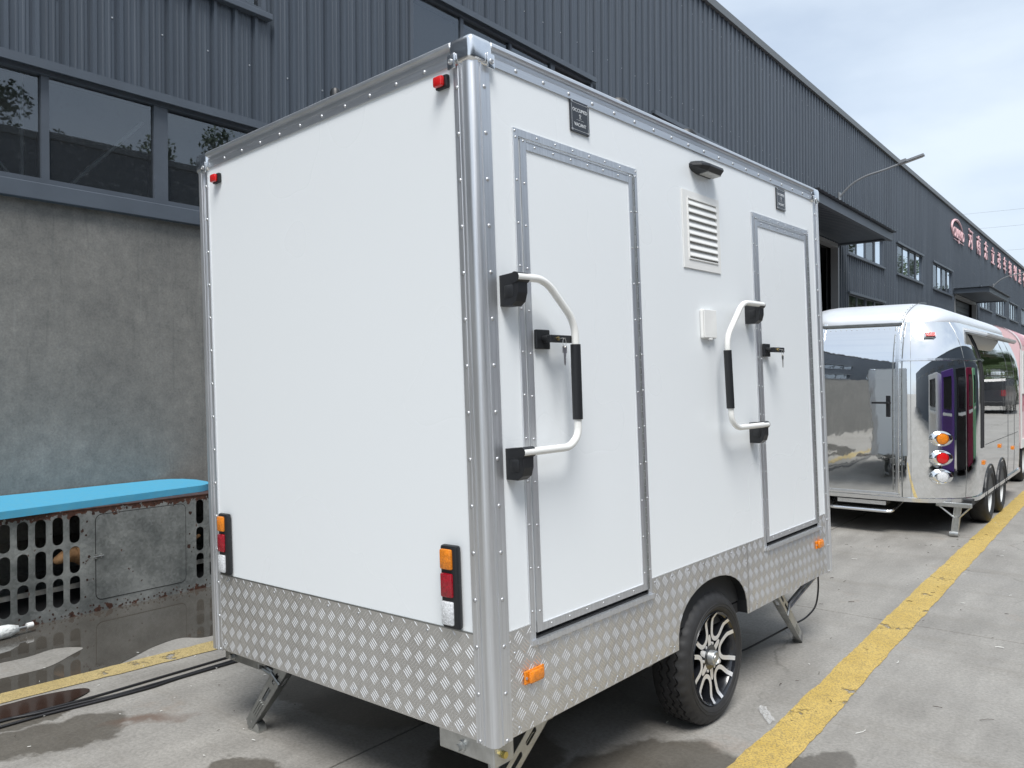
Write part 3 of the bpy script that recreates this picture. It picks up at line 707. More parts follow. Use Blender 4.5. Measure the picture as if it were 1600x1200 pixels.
# corner posts: extruded profile with two flanges and a round nose (plan, metres from the corner)
def post(name, cx, cy, sx, sy, z0, z1, riv):
    pr = [(-.078, -.0005), (-.078, .006), (-.058, .006), (-.056, .004), (-.05, .004), (-.048, .010), (-.040, .010), (-.038, .006), (-.033, .006), (-.031, .011), (-.018, .011)]
    c = Vector((-.014, -.014)); rr = .025
    arcp = []
    for k in range(0, 13):
        q = R(90-90*k/12); arcp.append((c.x+rr*math.cos(q), c.y+rr*math.sin(q)))
    # outline in (x outwards along side normal, y outwards along rear normal)
    pts = pr+arcp
    side = [(.011, -.020), (.0065, -.023), (.0065, -.029), (.0095, -.030), (.0095, -.035), (.006, -.036), (.006, -.078), (-.0005, -.078)]
    pts = [(a, b) for a, b in pts]+side
    m = MB(); m.extrude(pts, lambda a, b, t: (cx+sx*a, cy+sy*b, t), z0, z1)
    m.add([(cx+sx*a, cy+sy*b, z1) for a, b in pts], [tuple(range(len(pts)))]); m.add([(cx+sx*a, cy+sy*b, z0) for a, b in pts], [tuple(range(len(pts)))])
    o = m.build(name, M['alu'], tr, smooth=35)
    if riv:
        z = 2.136
        while z > .0:
            if 'r' in riv: rivet(o, (cx-sx*.064, cy+sy*.0055, z), 'rear')
            if 's' in riv: rivet(o, (cx+sx*.0055, cy-sy*.052, z), 'side')
            z -= .1525
    return o
post('corner_post', 0, 0, 1, -1, -.006, 2.215, 'rs')
post('corner_post', -W, 0, -1, -1, -.004, 2.215, 'r')
post('corner_post', 0, LL, 1, 1, -.004, 2.215, 's')
post('corner_post', -W, LL, -1, 1, -.004, 2.215, '')

# roof rails and cast corner caps
RP = [(-.001, 2.216), (.006, 2.216), (.006, 2.243), (.0045, 2.244), (.0045, 2.2455), (.006, 2.2465), (.007, 2.256), (.003, 2.258), (.003, 2.266), (.012, 2.269), (.016, 2.276), (.015, 2.286), (.009, 2.292), (-.005, 2.2945), (-.05, 2.2945), (-.05, 2.285)]
def rail(fn, a, b):
    m = MB(); m.extrude(RP, fn, a, b, closed=True); return m.build('roof_rail', M['alu_h'], tr, smooth=30)
r1 = rail(lambda h, z, t: (h, t, z), .085, LL-.075)
for k in range(18):
    y = .215+.1502*k
    if y < LL-.1: rivet(r1, (.0055, y, 2.232), 'side')
r2 = rail(lambda h, z, t: (t, -h, z), -W+.085, -.085)
for k in range(11):
    x = -.217-.147*k
    if x > -W+.09: rivet(r2, (x, -.0055, 2.232), 'rear')
rail(lambda h, z, t: (-W-h, t, z), .085, LL-.075); rail(lambda h, z, t: (t, LL+h, z), -W+.085, -.085)
def cap(cx, cy, sx, sy):
    m = MB(); bm = bmesh.new(); bmesh.ops.create_cube(bm, size=1)
    for v in bm.verts: v.co = Vector((cx+sx*(-.039+v.co.x*.110), cy+sy*(-.039+v.co.y*.110), 2.251+v.co.z*.092))
    bmesh.ops.recalc_face_normals(bm, faces=bm.faces[:])
    bmesh.ops.bevel(bm, geom=bm.edges[:], offset=.020, segments=4, affect='EDGES', profile=.5)
    m.bm(bm)
    m.box(*sorted((cx+sx*.016, cx+sx*.0235)), *sorted((cy-sy*.055, cy-sy*.088)), 2.196, 2.245, bev=.002)
    m.box(*sorted((cx-sx*.055, cx-sx*.088)), *sorted((cy+sy*.016, cy+sy*.0235)), 2.196, 2.245, bev=.002)
    o = m.build('corner_cap', M['alu_bright'], tr, smooth=40)
    s = MB(); s.lathe([(.010, 0), (.009, .004), (.005, .005), (.004, .003), (.0001, .003)], (cx+sx*.0235, cy-sy*.072, 2.219), (sx, 0, 0), 12); s.lathe([(.010, 0), (.009, .004), (.005, .005), (.004, .003), (.0001, .003)], (cx-sx*.072, cy+sy*.0235, 2.219), (0, sy, 0), 12); s.build('screw', M['rivet'], o, smooth=40)
cap(0, 0, 1, -1); cap(-W, 0, -1, -1); cap(0, LL, 1, 1); cap(-W, LL, -1, 1)

# doors
def door(d, lab):
    y0, y1, z0, z1 = d; F = .028
    m = MB()      # fixed outer frame
    m.box(.001, .0065, y0-F, y0-.003, z0-.016, z1+F); m.box(.001, .0065, y1+.003, y1+F, z0-.016, z1+F)
    m.box(.001, .0062, y0-.0025, y1+.0025, z1+.003, z1+F); m.box(.001, .020, y0-.0025, y1+F, z0-.034, z0-.017); m.box(.001, .012, y0-F, y0-.003, z0-.034, z0-.0165)
    f = m.build('door_frame', M['alu'], tr)
    pts = [(.0065, y0-F/2-.002, z0+.08+.147*k) for k in range(12)]+[(.0065, y1+F/2+.002, z0+.08+.147*k) for k in range(12)]+[(.0062, y0+.1+.105*k, z1+F*.55) for k in range(6)]+[(.0065, y0-.02, z1+.018), (.0065, y1+.02, z1+.018)]
    rivets_stuff(f, pts, 'side')
    m = MB(); m.box(-.035, -.020, y0-.001, y1+.001, z0-.016, z1+.001); m.build('door_seal', M['seal'], f)
    m = MB(); m.box(-.02, .0025, y0+.005, y1-.005, z0+.004, z1-.005, bev=.001)
    dr = m.build('door', M['white'], tr); 
    if lab: dr['label'] = lab
    T = .032; e = .005; a0, a1, b0, b1 = y0+e, y1-e, z0+.004, z1-.005
    m = MB(); m.box(.0025, .0072, a0, a0+T, b0, b1); m.box(.0025, .0072, a1-T, a1, b0, b1); m.box(.0025, .007, a0+T+.001, a1-T-.001, b1-T, b1); m.box(.0025, .007, a0+T+.001, a1-T-.001, b0, b0+T*.85)
    m.box(.007, .0095, a0+T+.001, a1-T-.001, b1-.004, b1); m.build('door_trim', M['alu'], dr)
    pts = [(.0072, a0+T*.55, b0+.07+.147*k) for k in range(12)]+[(.0072, a1-T*.6, b0+.07+.147*k) for k in range(12)]+[(.007, a0+.08+.105*k, b1-T*.5) for k in range(6)]+[(.007, a0+.08+.105*k, b0+T*.45) for k in range(6)]
    rivets_stuff(dr, pts, 'side')
    m = MB()       # piano hinge
    n = 56; h = (b1-b0)/n
    for k in range(n): m.cyl((.0085, y1-.001, b0+h*k+.0015), (.0085, y1-.001, b0+h*(k+1)-.0015), .0045, 8)
    m.build('hinge', M['galv_dark'], dr, smooth=40)
    return dr
d1 = door(D1, None); d2 = door(D2, None)

def lock(dr, y, z):
    m = MB(); m.box(.0075, .021, y, y+.073, z-.035, z+.033, bev=.003); h = m.build('door_handle', M['black'], dr)
    m = MB(); m.cyl((.02, y+.036, z), (.056, y+.036, z), .013, 14); m.box(.046, .066, y+.022, y+.150, z-.014, z+.012, bev=.003); m.build('lever', M['black'], h) if False else m.build('handle_lever', M['black'], dr)
    m = MB(); m.cyl((.064, y+.060, z-.001), (.071, y+.060, z-.001), .007, 12); m.build('lock_cylinder', M['gold'], dr, smooth=40)
lock(d1, .258, 1.313); lock(d2, 2.122, 1.307)
def keys(y, z, label):
    k = thing('key_bunch', label, 'keys', TM @ Matrix.Translation((.071, y, z)), group='keys hanging from the door locks')
    m = MB(); m.plate(rrect(-.011, .011, -.011, .011, .004), [[(.003*math.cos(R(a)), .006+.003*math.sin(R(a))) for a in range(0, 360, 45)]], lambda a, b, t: (b*.5+.014+.0, a+.010+.0*b, t+b*.0) if False else (.013+b, a, t), -.001, .001); m.box(.0, .006, -.003, .003, -.0012, .0012)
    m.build('key_in_lock', M['steel_key'], k)
    m = MB(); m.plate(rrect(-.012, .012, -.052, -.027, .004), [[(.003*math.cos(R(a)), -.031+.003*math.sin(R(a))) for a in range(0, 360, 45)]], lambda a, b, t: (.016+t, a+.008, b), -.001, .001)
    m.plate([(-.005, -.052), (-.005, -.090), (-.001, -.095), (.003, -.090), (.003, -.085), (.006, -.082), (.003, -.078), (.006, -.073), (.003, -.068), (.006, -.062), (.005, -.052)], [], lambda a, b, t: (.016+t, a+.008, b), -.001, .001)
    m.build('key', M['steel_key'], k)
    m = MB(); q = [(.018+.002*math.sin(R(a)), .006+.011*math.sin(R(a))*.6, -.016+.016*math.cos(R(a))) for a in range(0, 361, 30)]; m.tube(q, .0011, 6, cap=False); m.build('key_ring', M['steel_key'], k)
keys(.318, 1.312, 'silver keys hanging from the lock of the nearer trailer door'); keys(2.182, 1.306, 'silver keys hanging from the lock of the farther trailer door')

# fold-out grab rails
def grab(path, g0, g1, b_y, zt, zb, mir):
    m = MB(); m.tube(fillet(path, .055, 7), .0135, 14); t = m.build('grab_rail', M['white_tube'], tr, smooth=60)
    m = MB(); m.cyl(g0, g1, .0185, 16); m.build('grip', M['black'], t, smooth=40)
    for z in (zt, zb):
        x0 = .0; prof = [(x0, z+.012), (.050, z+.015), (.070, z+.016), (.080, z+.004), (.079, z-.050), (.070, z-.078), (.050, z-.092), (x0, z-.090)]
        b = MB(); b.extrude(prof, lambda a, c, s: (a, s, c), b_y-.024, b_y+.024, closed=True)
        bm = bmesh.new(); 
        o = b.build('bracket', M['black'], t)
        mod = None
        c = MB(); c.cyl((.070, b_y-.028, z), (.070, b_y+.030, z), .018, 18); c.box(.02, .060, b_y-.027, b_y+.027, z-.066, z-.022, bev=.006); c.build('pivot', M['black'], t, smooth=40)
grab([(.076, .095, 1.507), (.076, .245, 1.510), (.076, .405, 1.372), (.076, .402, .972), (.076, .350, .934), (.076, .095, .934)], (.076, .4045, 1.293), (.076, .4025, 1.028), .122, 1.507, .934, 1)
grab([(.076, 1.995, 1.529), (.076, 1.765, 1.527), (.076, 1.583, 1.352), (.076, 1.598, .965), (.076, 1.66, .928), (.076, 1.995, .926)], (.076, 1.585, 1.293), (.076, 1.5945, 1.022), 1.972, 1.527, .926, -1)

# occupied / vacant plates
def plate_sign(y, z):
    m = MB(); m.plate(rrect(-.059, .059, -.0595, .0595, .004), [], lambda a, b, t: (t, y+a, z+b), .001, .007)
    s = m.build('sign_plate', M['sign'], tr)
    m = MB()
    for a0, a1, b0, b1 in ((-.05, .05, .0505, .0513), (-.05, .05, -.0513, -.0505), (-.0513, -.0505, -.0513, .0513), (.0505, .0513, -.0513, .0513)): m.box(.007, .0073, y+a0, y+a1, z+b0, z+b1)
    m.build('border_line', M['print'], s)
    mt = lambda yy, zz: Matrix(((0, 0, 1, .0073), (1, 0, 0, yy), (0, 1, 0, zz), (0, 0, 0, 1)))
    text_mesh('lettering', 'OCCUPIED', .0185, .0003, [M['print']], s, mt(y, z+.024), 1.02)
    text_mesh('lettering', 'VACANT', .0185, .0003, [M['print']], s, mt(y, z-.030), 1.02)
    m = MB(); q = [(.0076, y+.0045*math.cos(R(a)), z+.006+.0045*math.sin(R(a))) for a in range(0, 361, 30)]; m.tube(q, .0008, 5, cap=False); m.tube([(.0076, y-.002, z+.001), (.0076, y+.001, z-.003), (.0076, y+.006, z-.006)], .0009, 5); m.tube([(.0076, y-.004, z-.001), (.0076, y-.001, z-.0065)], .0009, 5); m.box(.0073, .0078, y-.022, y+.022, z-.0125, z-.0117); m.build('emblem', M['print'], s)
    m = MB()
    for a in (-.052, .052):
        for b in (-.053, .053): m.cyl((.007, y+a, z+b), (.0105, y+a, z+b), .0042, 10)
    m.build('screw', M['rivet'], s, smooth=40)
plate_sign(.579, 2.158); plate_sign(2.448, 2.147)

# porch light
m = MB(); lp = [(.0, 2.172), (.035, 2.168), (.072, 2.148), (.076, 2.136), (.060, 2.118), (.0, 2.112)]
def lightring(y, k): return [(a*k, y, 2.142+(b-2.142)*k) for a, b in lp]
ys = [(1.425, .25), (1.445, .72), (1.49, 1.0), (1.62, 1.0), (1.645, .72)]
vs = []; fs = []
for y, k in ys: vs += lightring(y, k)
n = len(lp)
for i in range(len(ys)-1):
    for j in range(n): fs.append((i*n+j, i*n+(j+1) % n, (i+1)*n+(j+1) % n, (i+1)*n+j))
fs += [tuple(range(n)), tuple((len(ys)-1)*n+j for j in range(n))]
m.add(vs, fs); pl = m.build('porch_light', M['black'], tr)
m = MB(); m.add([(.012, 1.50, 2.1115), (.056, 1.50, 2.1155), (.056, 1.63, 2.1155), (.012, 1.63, 2.1115), (.012, 1.50, 2.1165), (.056, 1.50, 2.1205), (.056, 1.63, 2.1205), (.012, 1.63, 2.1165)], [(0, 3, 2, 1), (4, 5, 6, 7), (0, 1, 5, 4), (1, 2, 6, 5), (2, 3, 7, 6), (3, 0, 4, 7)]); m.build('led_lens', M['led'], pl)

# louvred vent
m = MB(); m.plate([(1.34, 1.667), (1.695, 1.667), (1.695, 2.021), (1.34, 2.021)], [[(1.388, 1.713), (1.66, 1.713), (1.66, 1.985), (1.388, 1.985)]], SIDE, .001, .006)
m.box(.006, .010, 1.384, 1.664, 1.985, 1.990); m.box(.006, .010, 1.384, 1.664, 1.708, 1.713); m.box(.006, .010, 1.383, 1.388, 1.713, 1.985); m.box(.006, .010, 1.660, 1.665, 1.713, 1.985)
v = m.build('vent_grille', M['white_plastic'], tr)
m = MB(); m.box(.0005, .003, 1.388, 1.66, 1.713, 1.985); m.build('vent_back', M['led'], v)
lv = None
for k in range(8):
    z = 1.722+.0335*k
    m = MB(); m.add([(.003, 1.389, z+.026), (.0125, 1.389, z+.004), (.0125, 1.389, z), (.010, 1.389, z), (.003, 1.389, z+.022)]+[(.003, 1.659, z+.026), (.0125, 1.659, z+.004), (.0125, 1.659, z), (.010, 1.659, z), (.003, 1.659, z+.022)],
          [(0, 1, 2, 3, 4), (5, 9, 8, 7, 6), (0, 5, 6, 1), (1, 6, 7, 2), (2, 7, 8, 3), (3, 8, 9, 4), (4, 9, 5, 0)])
    m.build('louver', M['white_plastic'], v)
# weatherproof socket cover
m = MB(); m.box(.001, .017, 1.468, 1.598, 1.350, 1.485, bev=.006); o = m.build('socket_cover', M['white_plastic'], tr)
m = MB(); m.box(.018, .023, 1.474, 1.594, 1.353, 1.483, bev=.002); m.box(.014, .023, 1.518, 1.548, 1.343, 1.352, bev=.002); m.build('lid', M['white_plastic'], o)

# lamps
def tail(x0):
    m = MB(); m.box(x0, x0+.078, -.030, -.0045, .355, .632, bev=.009); h = m.build('tail_light', M['black'], tr, smooth=40)
    for nm, mt_, z0, z1 in (('amber_lens', 'amber', .552, .620), ('red_lens', 'red', .460, .540), ('clear_lens', 'clear', .368, .447)):
        m = MB(); m.box(x0+.006, x0+.060, -.040, -.026, z0, z1, bev=.006); L_ = m.build(nm, M[mt_], h, smooth=40)
tail(-.197); tail(-1.655)
def marker(x0, z):
    m = MB(); m.box(x0, x0+.056, -.017, -.0005, z-.022, z+.022, bev=.005); b = m.build('marker_light', M['black'], tr)
    m = MB(); m.box(x0+.003, x0+.046, -.033, -.015, z-.018, z+.018, bev=.007); m.build('lens', M['redbright'], b, smooth=40)
marker(-.155, 2.170); marker(-1.633, 2.152)
def amber(y0, z):
    m = MB(); m.box(.0045, .013, y0, y0+.104, z-.023, z+.023, bev=.004); b = m.build('side_marker', M['amber'], tr)
    m = MB(); m.box(.011, .027, y0+.014, y0+.090, z-.021, z+.021, bev=.009); m.build('lens', M['amber'], b, smooth=40)
    m = MB(); m.cyl((.012, y0+.007, z), (.0155, y0+.007, z), .005, 8); m.cyl((.012, y0+.097, z), (.0155, y0+.097, z), .005, 8); m.build('screw', M['rivet'], b)
amber(.142, .176); amber(2.748, .187)

# roof fittings just showing over the rail
for y in (1.155, 1.77):
    m = MB(); m.lathe([(.05, 0), (.05, .08), (.058, .09), (.06, .115), (.045, .138), (.0001, .149)], (-.20, y, 2.285), (0, 0, 1), 24); m.build('roof_vent', M['black'], tr, smooth=40)
m = MB(); m.lathe([(.022, 0), (.022, .05), (.016, .062), (.0001, .066)], (-.785, .05, 2.285), (0, 0, 1), 16); m.build('vent_pipe', M['black'], tr, smooth=40)

# wheel (tyre > rim, hub cap) built round its own centre, axis x, outer face +x
def tyre_mesh(R_, wd, rim, ns=72, tread=True):
    prof = [(rim+.004, -.018), (rim+.012, -.006), (rim+.030, .001), (R_-.055, .003), (R_-.030, -.004), (R_-.012, -.016), (R_-.003, -.028)]
    cen = -wd/2
    grooves = [-.052, -.082, -.112] if tread else []
    xs = []
    for g in ([-.045, -.082, -.119] if tread else []):
        xs += [(g+.0055, R_, g), (g+.0035, R_-.009, g), (g-.0035, R_-.009, g), (g-.0055, R_, g)]
    full = [(r, h, None) for r, h in prof]+[(r, h, g) for h, r, g in xs]+[(r, -wd-h, None) for r, h in reversed(prof)]
    vs = []; fs = []; n = ns*2 if tread else ns
    for k in range(n):
        q = 2*math.pi*k/n; zz = .006 if (k//2) % 2 else -.006
        for i, (r, h, g) in enumerate(full):
            hh = h+(zz if g is not None else 0)
            rr = r
            if tread and g is None and r > R_-.02 and (k % 4) == 0: rr = r-.006
            vs.append((hh, rr*math.cos(q), rr*math.sin(q)))
    m_ = len(full)
    for k in range(n):
        k2 = (k+1) % n
        for i in range(m_-1): fs.append((k*m_+i, k*m_+i+1, k2*m_+i+1, k2*m_+i))
    m = MB(); m.add(vs, fs)
    for rr, hh in ((rim+.045, .0026), (rim+.032, .0016)):      # moulded rings on the sidewall
        m.lathe([(rr-.0015, hh-.001), (rr, hh+.0016), (rr+.0015, hh-.001)], (0, 0, 0), (1, 0, 0), 64)
    return m.mesh('wheel', M['rubber'], smooth=40)
def spoke_strip(mb, pts, wd, th, mi_face, mi_side, depth):
    """pts: (r, angle, x) centreline; a machined face strip of width wd with black flanks"""
    P = [Vector((x, r*math.cos(a), r*math.sin(a))) for r, a, x in pts]
    vs = []; 
    for i, p in enumerate(P):
        d = (P[min(i+1, len(P)-1)]-P[max(i-1, 0)]).normalized()
        s = Vector((1, 0, 0)).cross(d)
        if s.length < .2: s = Vector((1, 0, 0)).cross(Vector((0, p.y, p.z)).normalized())
        s.normalize(); w = wd[i] if isinstance(wd, (list, tuple)) else wd
        nrm = d.cross(s).normalized()
        if nrm.x < 0: nrm = -nrm
        back = Vector((-depth, 0, 0)) - Vector((0, p.y, p.z)).normalized()*depth*.15
        vs += [p-s*w, p+s*w, p+s*w*1.3+back, p-s*w*1.3+back]
    n = len(P); 
    mb.add(vs, [(i*4, i*4+1, i*4+5, i*4+4) for i in range(n-1)], mi_face)
    mb.add(vs, [(i*4+1, i*4+2, i*4+6, i*4+5) for i in range(n-1)]+[(i*4+3, i*4, i*4+4, i*4+7) for i in range(n-1)]+[(i*4+2, i*4+3, i*4+7, i*4+6) for i in range(n-1)]+[(0, 3, 2, 1), (n*4-4, n*4-3, n*4-2, n*4-1)], mi_side)
def alloy(parent, rim):
    m = MB()
    m.lathe([(rim-.018, -.17), (rim-.022, -.10), (rim-.012, -.03), (rim-.006, -.015), (rim+.002, -.010), (rim+.006, -.004), (rim+.010, -.010)], (0, 0, 0), (1, 0, 0), 64, mi=0)
    m.lathe([(.0001, -.13), (rim-.02, -.12)], (0, 0, 0), (1, 0, 0), 48, mi=0)
    m.lathe([(.062, -.10), (.062, -.036), (.056, -.030), (.035, -.030)], (0, 0, 0), (1, 0, 0), 36, mi=0)
    for k in range(6):
        a = R(90+60*k+4)
        loop = [(rim-.001, 11, -.004), (rim-.012, 11, -.012), (rim-.026, 10.8, -.022), (rim-.044, 10.6, -.025), (.135, 10.6, -.026), (.118, 11.2, -.027), (.104, 13.5, -.028), (.094, 18, -.0285), (.089, 24, -.029), (.0875, 30, -.029)]
        loop = loop+[(r_, 60-d_, x_) for r_, d_, x_ in loop[-2::-1]]
        spoke_strip(m, [(r_, a+R(d_), x_) for r_, d_, x_ in loop], .0102, .01, 1, 0, .045)
        spoke_strip(m, [(.045, a, -.0305), (.070, a, -.0300), (.092, a, -.0295), (.106, a, -.0292)], [.015, .014, .013, .006], .01, 1, 0, .04)
        b = a+R(30)
        m.cyl((-.05, .064*math.cos(b), .064*math.sin(b)), (-.030, .064*math.cos(b), .064*math.sin(b)), .0075, 6, mi=1)
    r = m.build('rim', [M['rim_black'], M['rim_silver']], parent, smooth=35)
    return r
WC = Vector((-.012, 1.530, -.137)); WR = .302
wh = link('wheel', tyre_mesh(WR, .185, .205), tr, WC)
alloy(wh, .205)
m = MB(); m.lathe([(.034, -.06), (.034, -.006), (.031, -.001), (.027, .001), (.025, -.004), (.018, -.004), (.016, .0), (.0001, .001)], (0, 0, 0), (1, 0, 0), 32); m.build('hub_cap', M['galv'], wh, smooth=35)
w2 = link('wheel', wh.data, tr, (-W+.026, WC.y, WC.z)); w2.rotation_euler = (0, 0, math.pi)
m = MB(); m.cyl((-W+.2, WC.y, WC.z+.03), (-.2, WC.y, WC.z+.03), .03, 12); m.box(-.30, -.2, WC.y-.35, WC.y+.35, -.02, .0); m.build('axle', M['galv_dark'], tr)
# drawbar at the front
m = MB()
for s in (-1, 1): m.tube([(-W/2+s*.55, LL-.3, -.06), (-W/2+s*.03, LL+1.0, -.06)], .04, 8)
m.box(-W/2-.05, -W/2+.05, LL+.95, LL+1.2, -.10, -.02, bev=.01); m.build('drawbar', M['galv_dark'], tr)
m = MB(); m.cyl((-W/2, LL+.86, -.40), (-W/2, LL+.86, .35), .03, 12); m.cyl((-W/2, LL+.86, -.433), (-W/2, LL+.86, -.40), .07, 16); m.build('jockey_stand', M['galv'], tr)

# corner steadies
def steady(top, foot, nrm, mount, brace0, brace_t, mounts, gz=None, dark='galv'):
    top, foot, nrm = Vector(top), Vector(foot), Vector(nrm).normalized()
    d = (foot-top); ln = d.length; d.normalize(); s = d.cross(nrm).normalized(); nrm = s.cross(d).normalized()
    fn = lambda a, b, t: top+d*a+s*b+nrm*t
    m = MB(); w = .036
    for (p0, p1) in mounts: m.box(*[v for i in range(3) for v in (min(p0[i], p1[i]), max(p0[i], p1[i]))], bev=.004)
    if brace0: 
        e = top+d*ln*brace_t
    j = m.build('stabilizer_jack', M[dark], tr)
    m = MB()
    m.plate([(-.03, -w), (ln-.01, -w*.75), (ln+.012, -w*.35), (ln+.012, w*.35), (ln-.01, w*.75), (-.03, w)], [rrect(.03, .10, -.010, .010, .009, 3), rrect(.13, .22, -.010, .010, .009, 3), [(ln-.022+.007*math.cos(R(q)), .007*math.sin(R(q))) for q in range(0, 360, 45)]], fn, -.003, 0)
    for sg in (-1, 1):
        m.plate([(-.03, -.045), (.10, -.045), (ln-.02, -.03), (ln, -.012), (ln, 0), (-.03, 0)], [rrect(.03, .09, -.032, -.014, .008, 3)], lambda a, b, t, sg=sg: top+d*a+s*(sg*(w*(1-.25*max(0, a)/ln)+t))+nrm*b, -.0025, 0)
    for b_ in (-.008, .004, .016): m.obox(fn(ln-.115, b_-.003, .001), d, s, nrm, .045, .002, .002)
    m.build('leg', M[dark], j)
    m = MB(); c = foot-nrm*.026; q_ = nrm if abs(nrm.y) < .9 else s; sd_ = s if s.x > 0 else -s
    if abs(nrm.y) > .9: c = foot+sd_*.042-nrm*.02+Vector((0, 0, .008)); m.cyl(c-nrm*.022, c+nrm*.018, .037, 24)
    else: m.cyl(c-s*.026, c+s*.026, .030, 20)
    m.build('foot_roller', M['galv'], j, smooth=40)
    m = MB()
    if brace0:
        for sg in (-1, 1): m.tube([Vector(brace0)+s*.016*sg-nrm*.0, Vector(brace0)*.5+e*.5+s*.018*sg-nrm*.012, e+s*.020*sg-nrm*.018], .011, 8)
        m.obox((Vector(brace0)+e)/2-nrm*.01, (e-Vector(brace0)).normalized(), s, (e-Vector(brace0)).normalized().cross(s), (e-Vector(brace0)).length/2, .014, .004)
        m.cyl(e-s*.035, e+s*.035, .009, 10)
        m.build('brace', M[dark], j, smooth=40)
    return j
gl = lambda x, y: (TM.inverted() @ Vector(((TM @ Vector((x, y, -.4))).x, (TM @ Vector((x, y, -.4))).y, 0)))
gz = gl(-1.53, .07).z
jk = steady((-1.345, .075, -.045), (-1.605, .065, gz+.030), (0, -1, -.15), None, (-1.50, .06, -.045), .16, [((-1.735, .03, -.055), (-1.45, .05, -.001)), ((-1.46, .03, -.03), (-1.40, .09, -.001))], dark='galv_dark')
m = MB(); m.cyl((-1.655, .03, -.030), (-1.655, .008, -.030), .012, 6); m.cyl((-1.655, .03, -.030), (-1.655, .022, -.030), .019, 16); m.build('bolt', M['galv'], jk)
gz = gl(-.10, -.12).z
jk = steady((-.10, .345, -.055), (-.10, -.105, gz+.030), (1, 0, .05), None, (-.055, .045, -.075), .50, [((-.275, .012, -.075), (-.035, .03, -.001)), ((-.04, .012, -.085), (-.020, .11, -.004))], dark='galv')
m = MB(); m.cyl((-.165, .012, -.045), (-.165, -.014, -.045), .012, 6); m.cyl((-.165, .012, -.045), (-.165, .004, -.045), .019, 16); m.build('bolt', M['galv'], jk)
m = MB(); m.cyl((-.022, .055, -.05), (-.006, .055, -.05), .012, 6); m.build('bolt', M['brass'], jk)
gz = gl(-.15, 2.93).z
jk = steady((-.115, 2.50, -.050), (-.155, 2.90, gz+.030), (1, .05, .12), None, (-.115, 3.06, -.05), .38, [((-.15, 2.98, -.03), (-.07, 3.09, -.001))], dark='galv')
gz = gl(-1.6, 2.93).z
jk = steady((-1.66, 2.50, -.050), (-1.62, 2.90, gz+.030), (-.5, -.8, -.35), None, (-1.66, 3.06, -.05), .38, [((-1.70, 2.98, -.03), (-1.62, 3.09, -.001))], dark='galv')
m = MB(); m.tube(fillet([(-.11, 3.075, -.04), (-.115, 3.09, -.15), (-.12, 3.05, -.255), (-.14, 2.93, -.30), (-.17, 2.75, -.31), (-.35, 2.4, gl(-.35, 2.4).z+.01), (-.8, 2.0, gl(-.8, 2.0).z+.01)], .12, 6), .0055, 8); m.build('power_lead', M['cable'], tr, smooth=60)

# ------------------------------------------------------------------ dog kennel by the wall
XC = -5.75
KY0, KY1 = .95, 3.85; KT = .725
kn = thing('dog_kennel', 'rusting galvanised sheet dog kennel with rows of slots against the cement wall', 'kennel', loc=(XC, 0, 0))
slots = []
rows_ = [(.505, .692), (.298, .482), (.085, .280)]
cx = 2.075
ks = [2.395-.1075*k for k in range(0, 13)]
for yc in ks:
    for z0, z1 in rows_: slots.append(rrect(yc-.034, yc+.034, z0, z1, .033, 5))
for yc in (3.315, 3.425, 3.535):
    for z0, z1 in rows_: slots.append(rrect(yc-.031, yc+.031, z0, z1, .030, 5))
WALL = lambda a, b, t: (t, a, b)
m = MB(); m.plate([(KY0, .0), (KY1, .0), (KY1, KT), (KY0, KT)], slots, WALL, -.003, 0); m.build('front_sheet', M['kennel'], kn)
m = MB(); m.box(-.74, -.004, KY0, KY0+.004, 0, KT); m.box(-.74, -.004, KY1-.004, KY1, 0, KT); m.box(-.74, -.736, KY0, KY1, 0, KT); m.build('side_sheet', M['kennel'], kn)
m = MB(); m.box(-.72, -.03, KY0+.01, KY1-.01, .035, .05); m.build('floor_board', M['dark'], kn)
m = MB(); m.box(-.74, .004, KY0, KY1, KT, KT+.006); m.build('roof_sheet', M['kennel'], kn)
for z in (.20,):
    m = MB(); m.box(-.06, -.045, KY0+.02, KY1-.02, z-.016, z+.016); m.build('rail', M['galv'], kn)
for z in (.17, .42, .6):
    m = MB(); m.box(-.735, -.72, KY0+.02, KY1-.02, z-.02, z+.02); m.build('rail', M['galv_dark'], kn)
m = MB(); m.plate(rrect(2.535, 3.195, .085, .675, .04, 5), [], WALL, .0012, .004); kd = m.build('door', M['kennel'], kn)
m = MB(); m.plate(rrect(2.53, 3.20, .08, .68, .045, 5), [], WALL, .0004, .001); m.build('door_gap', M['seal'], kd)
m = MB(); m.cyl((.009, 2.515, .386), (.009, 2.585, .390), .004, 8); m.box(.002, .010, 2.525, 2.54, .372, .402); m.box(.004, .010, 2.562, 2.572, .376, .404); m.build('latch', M['galv'], kd)

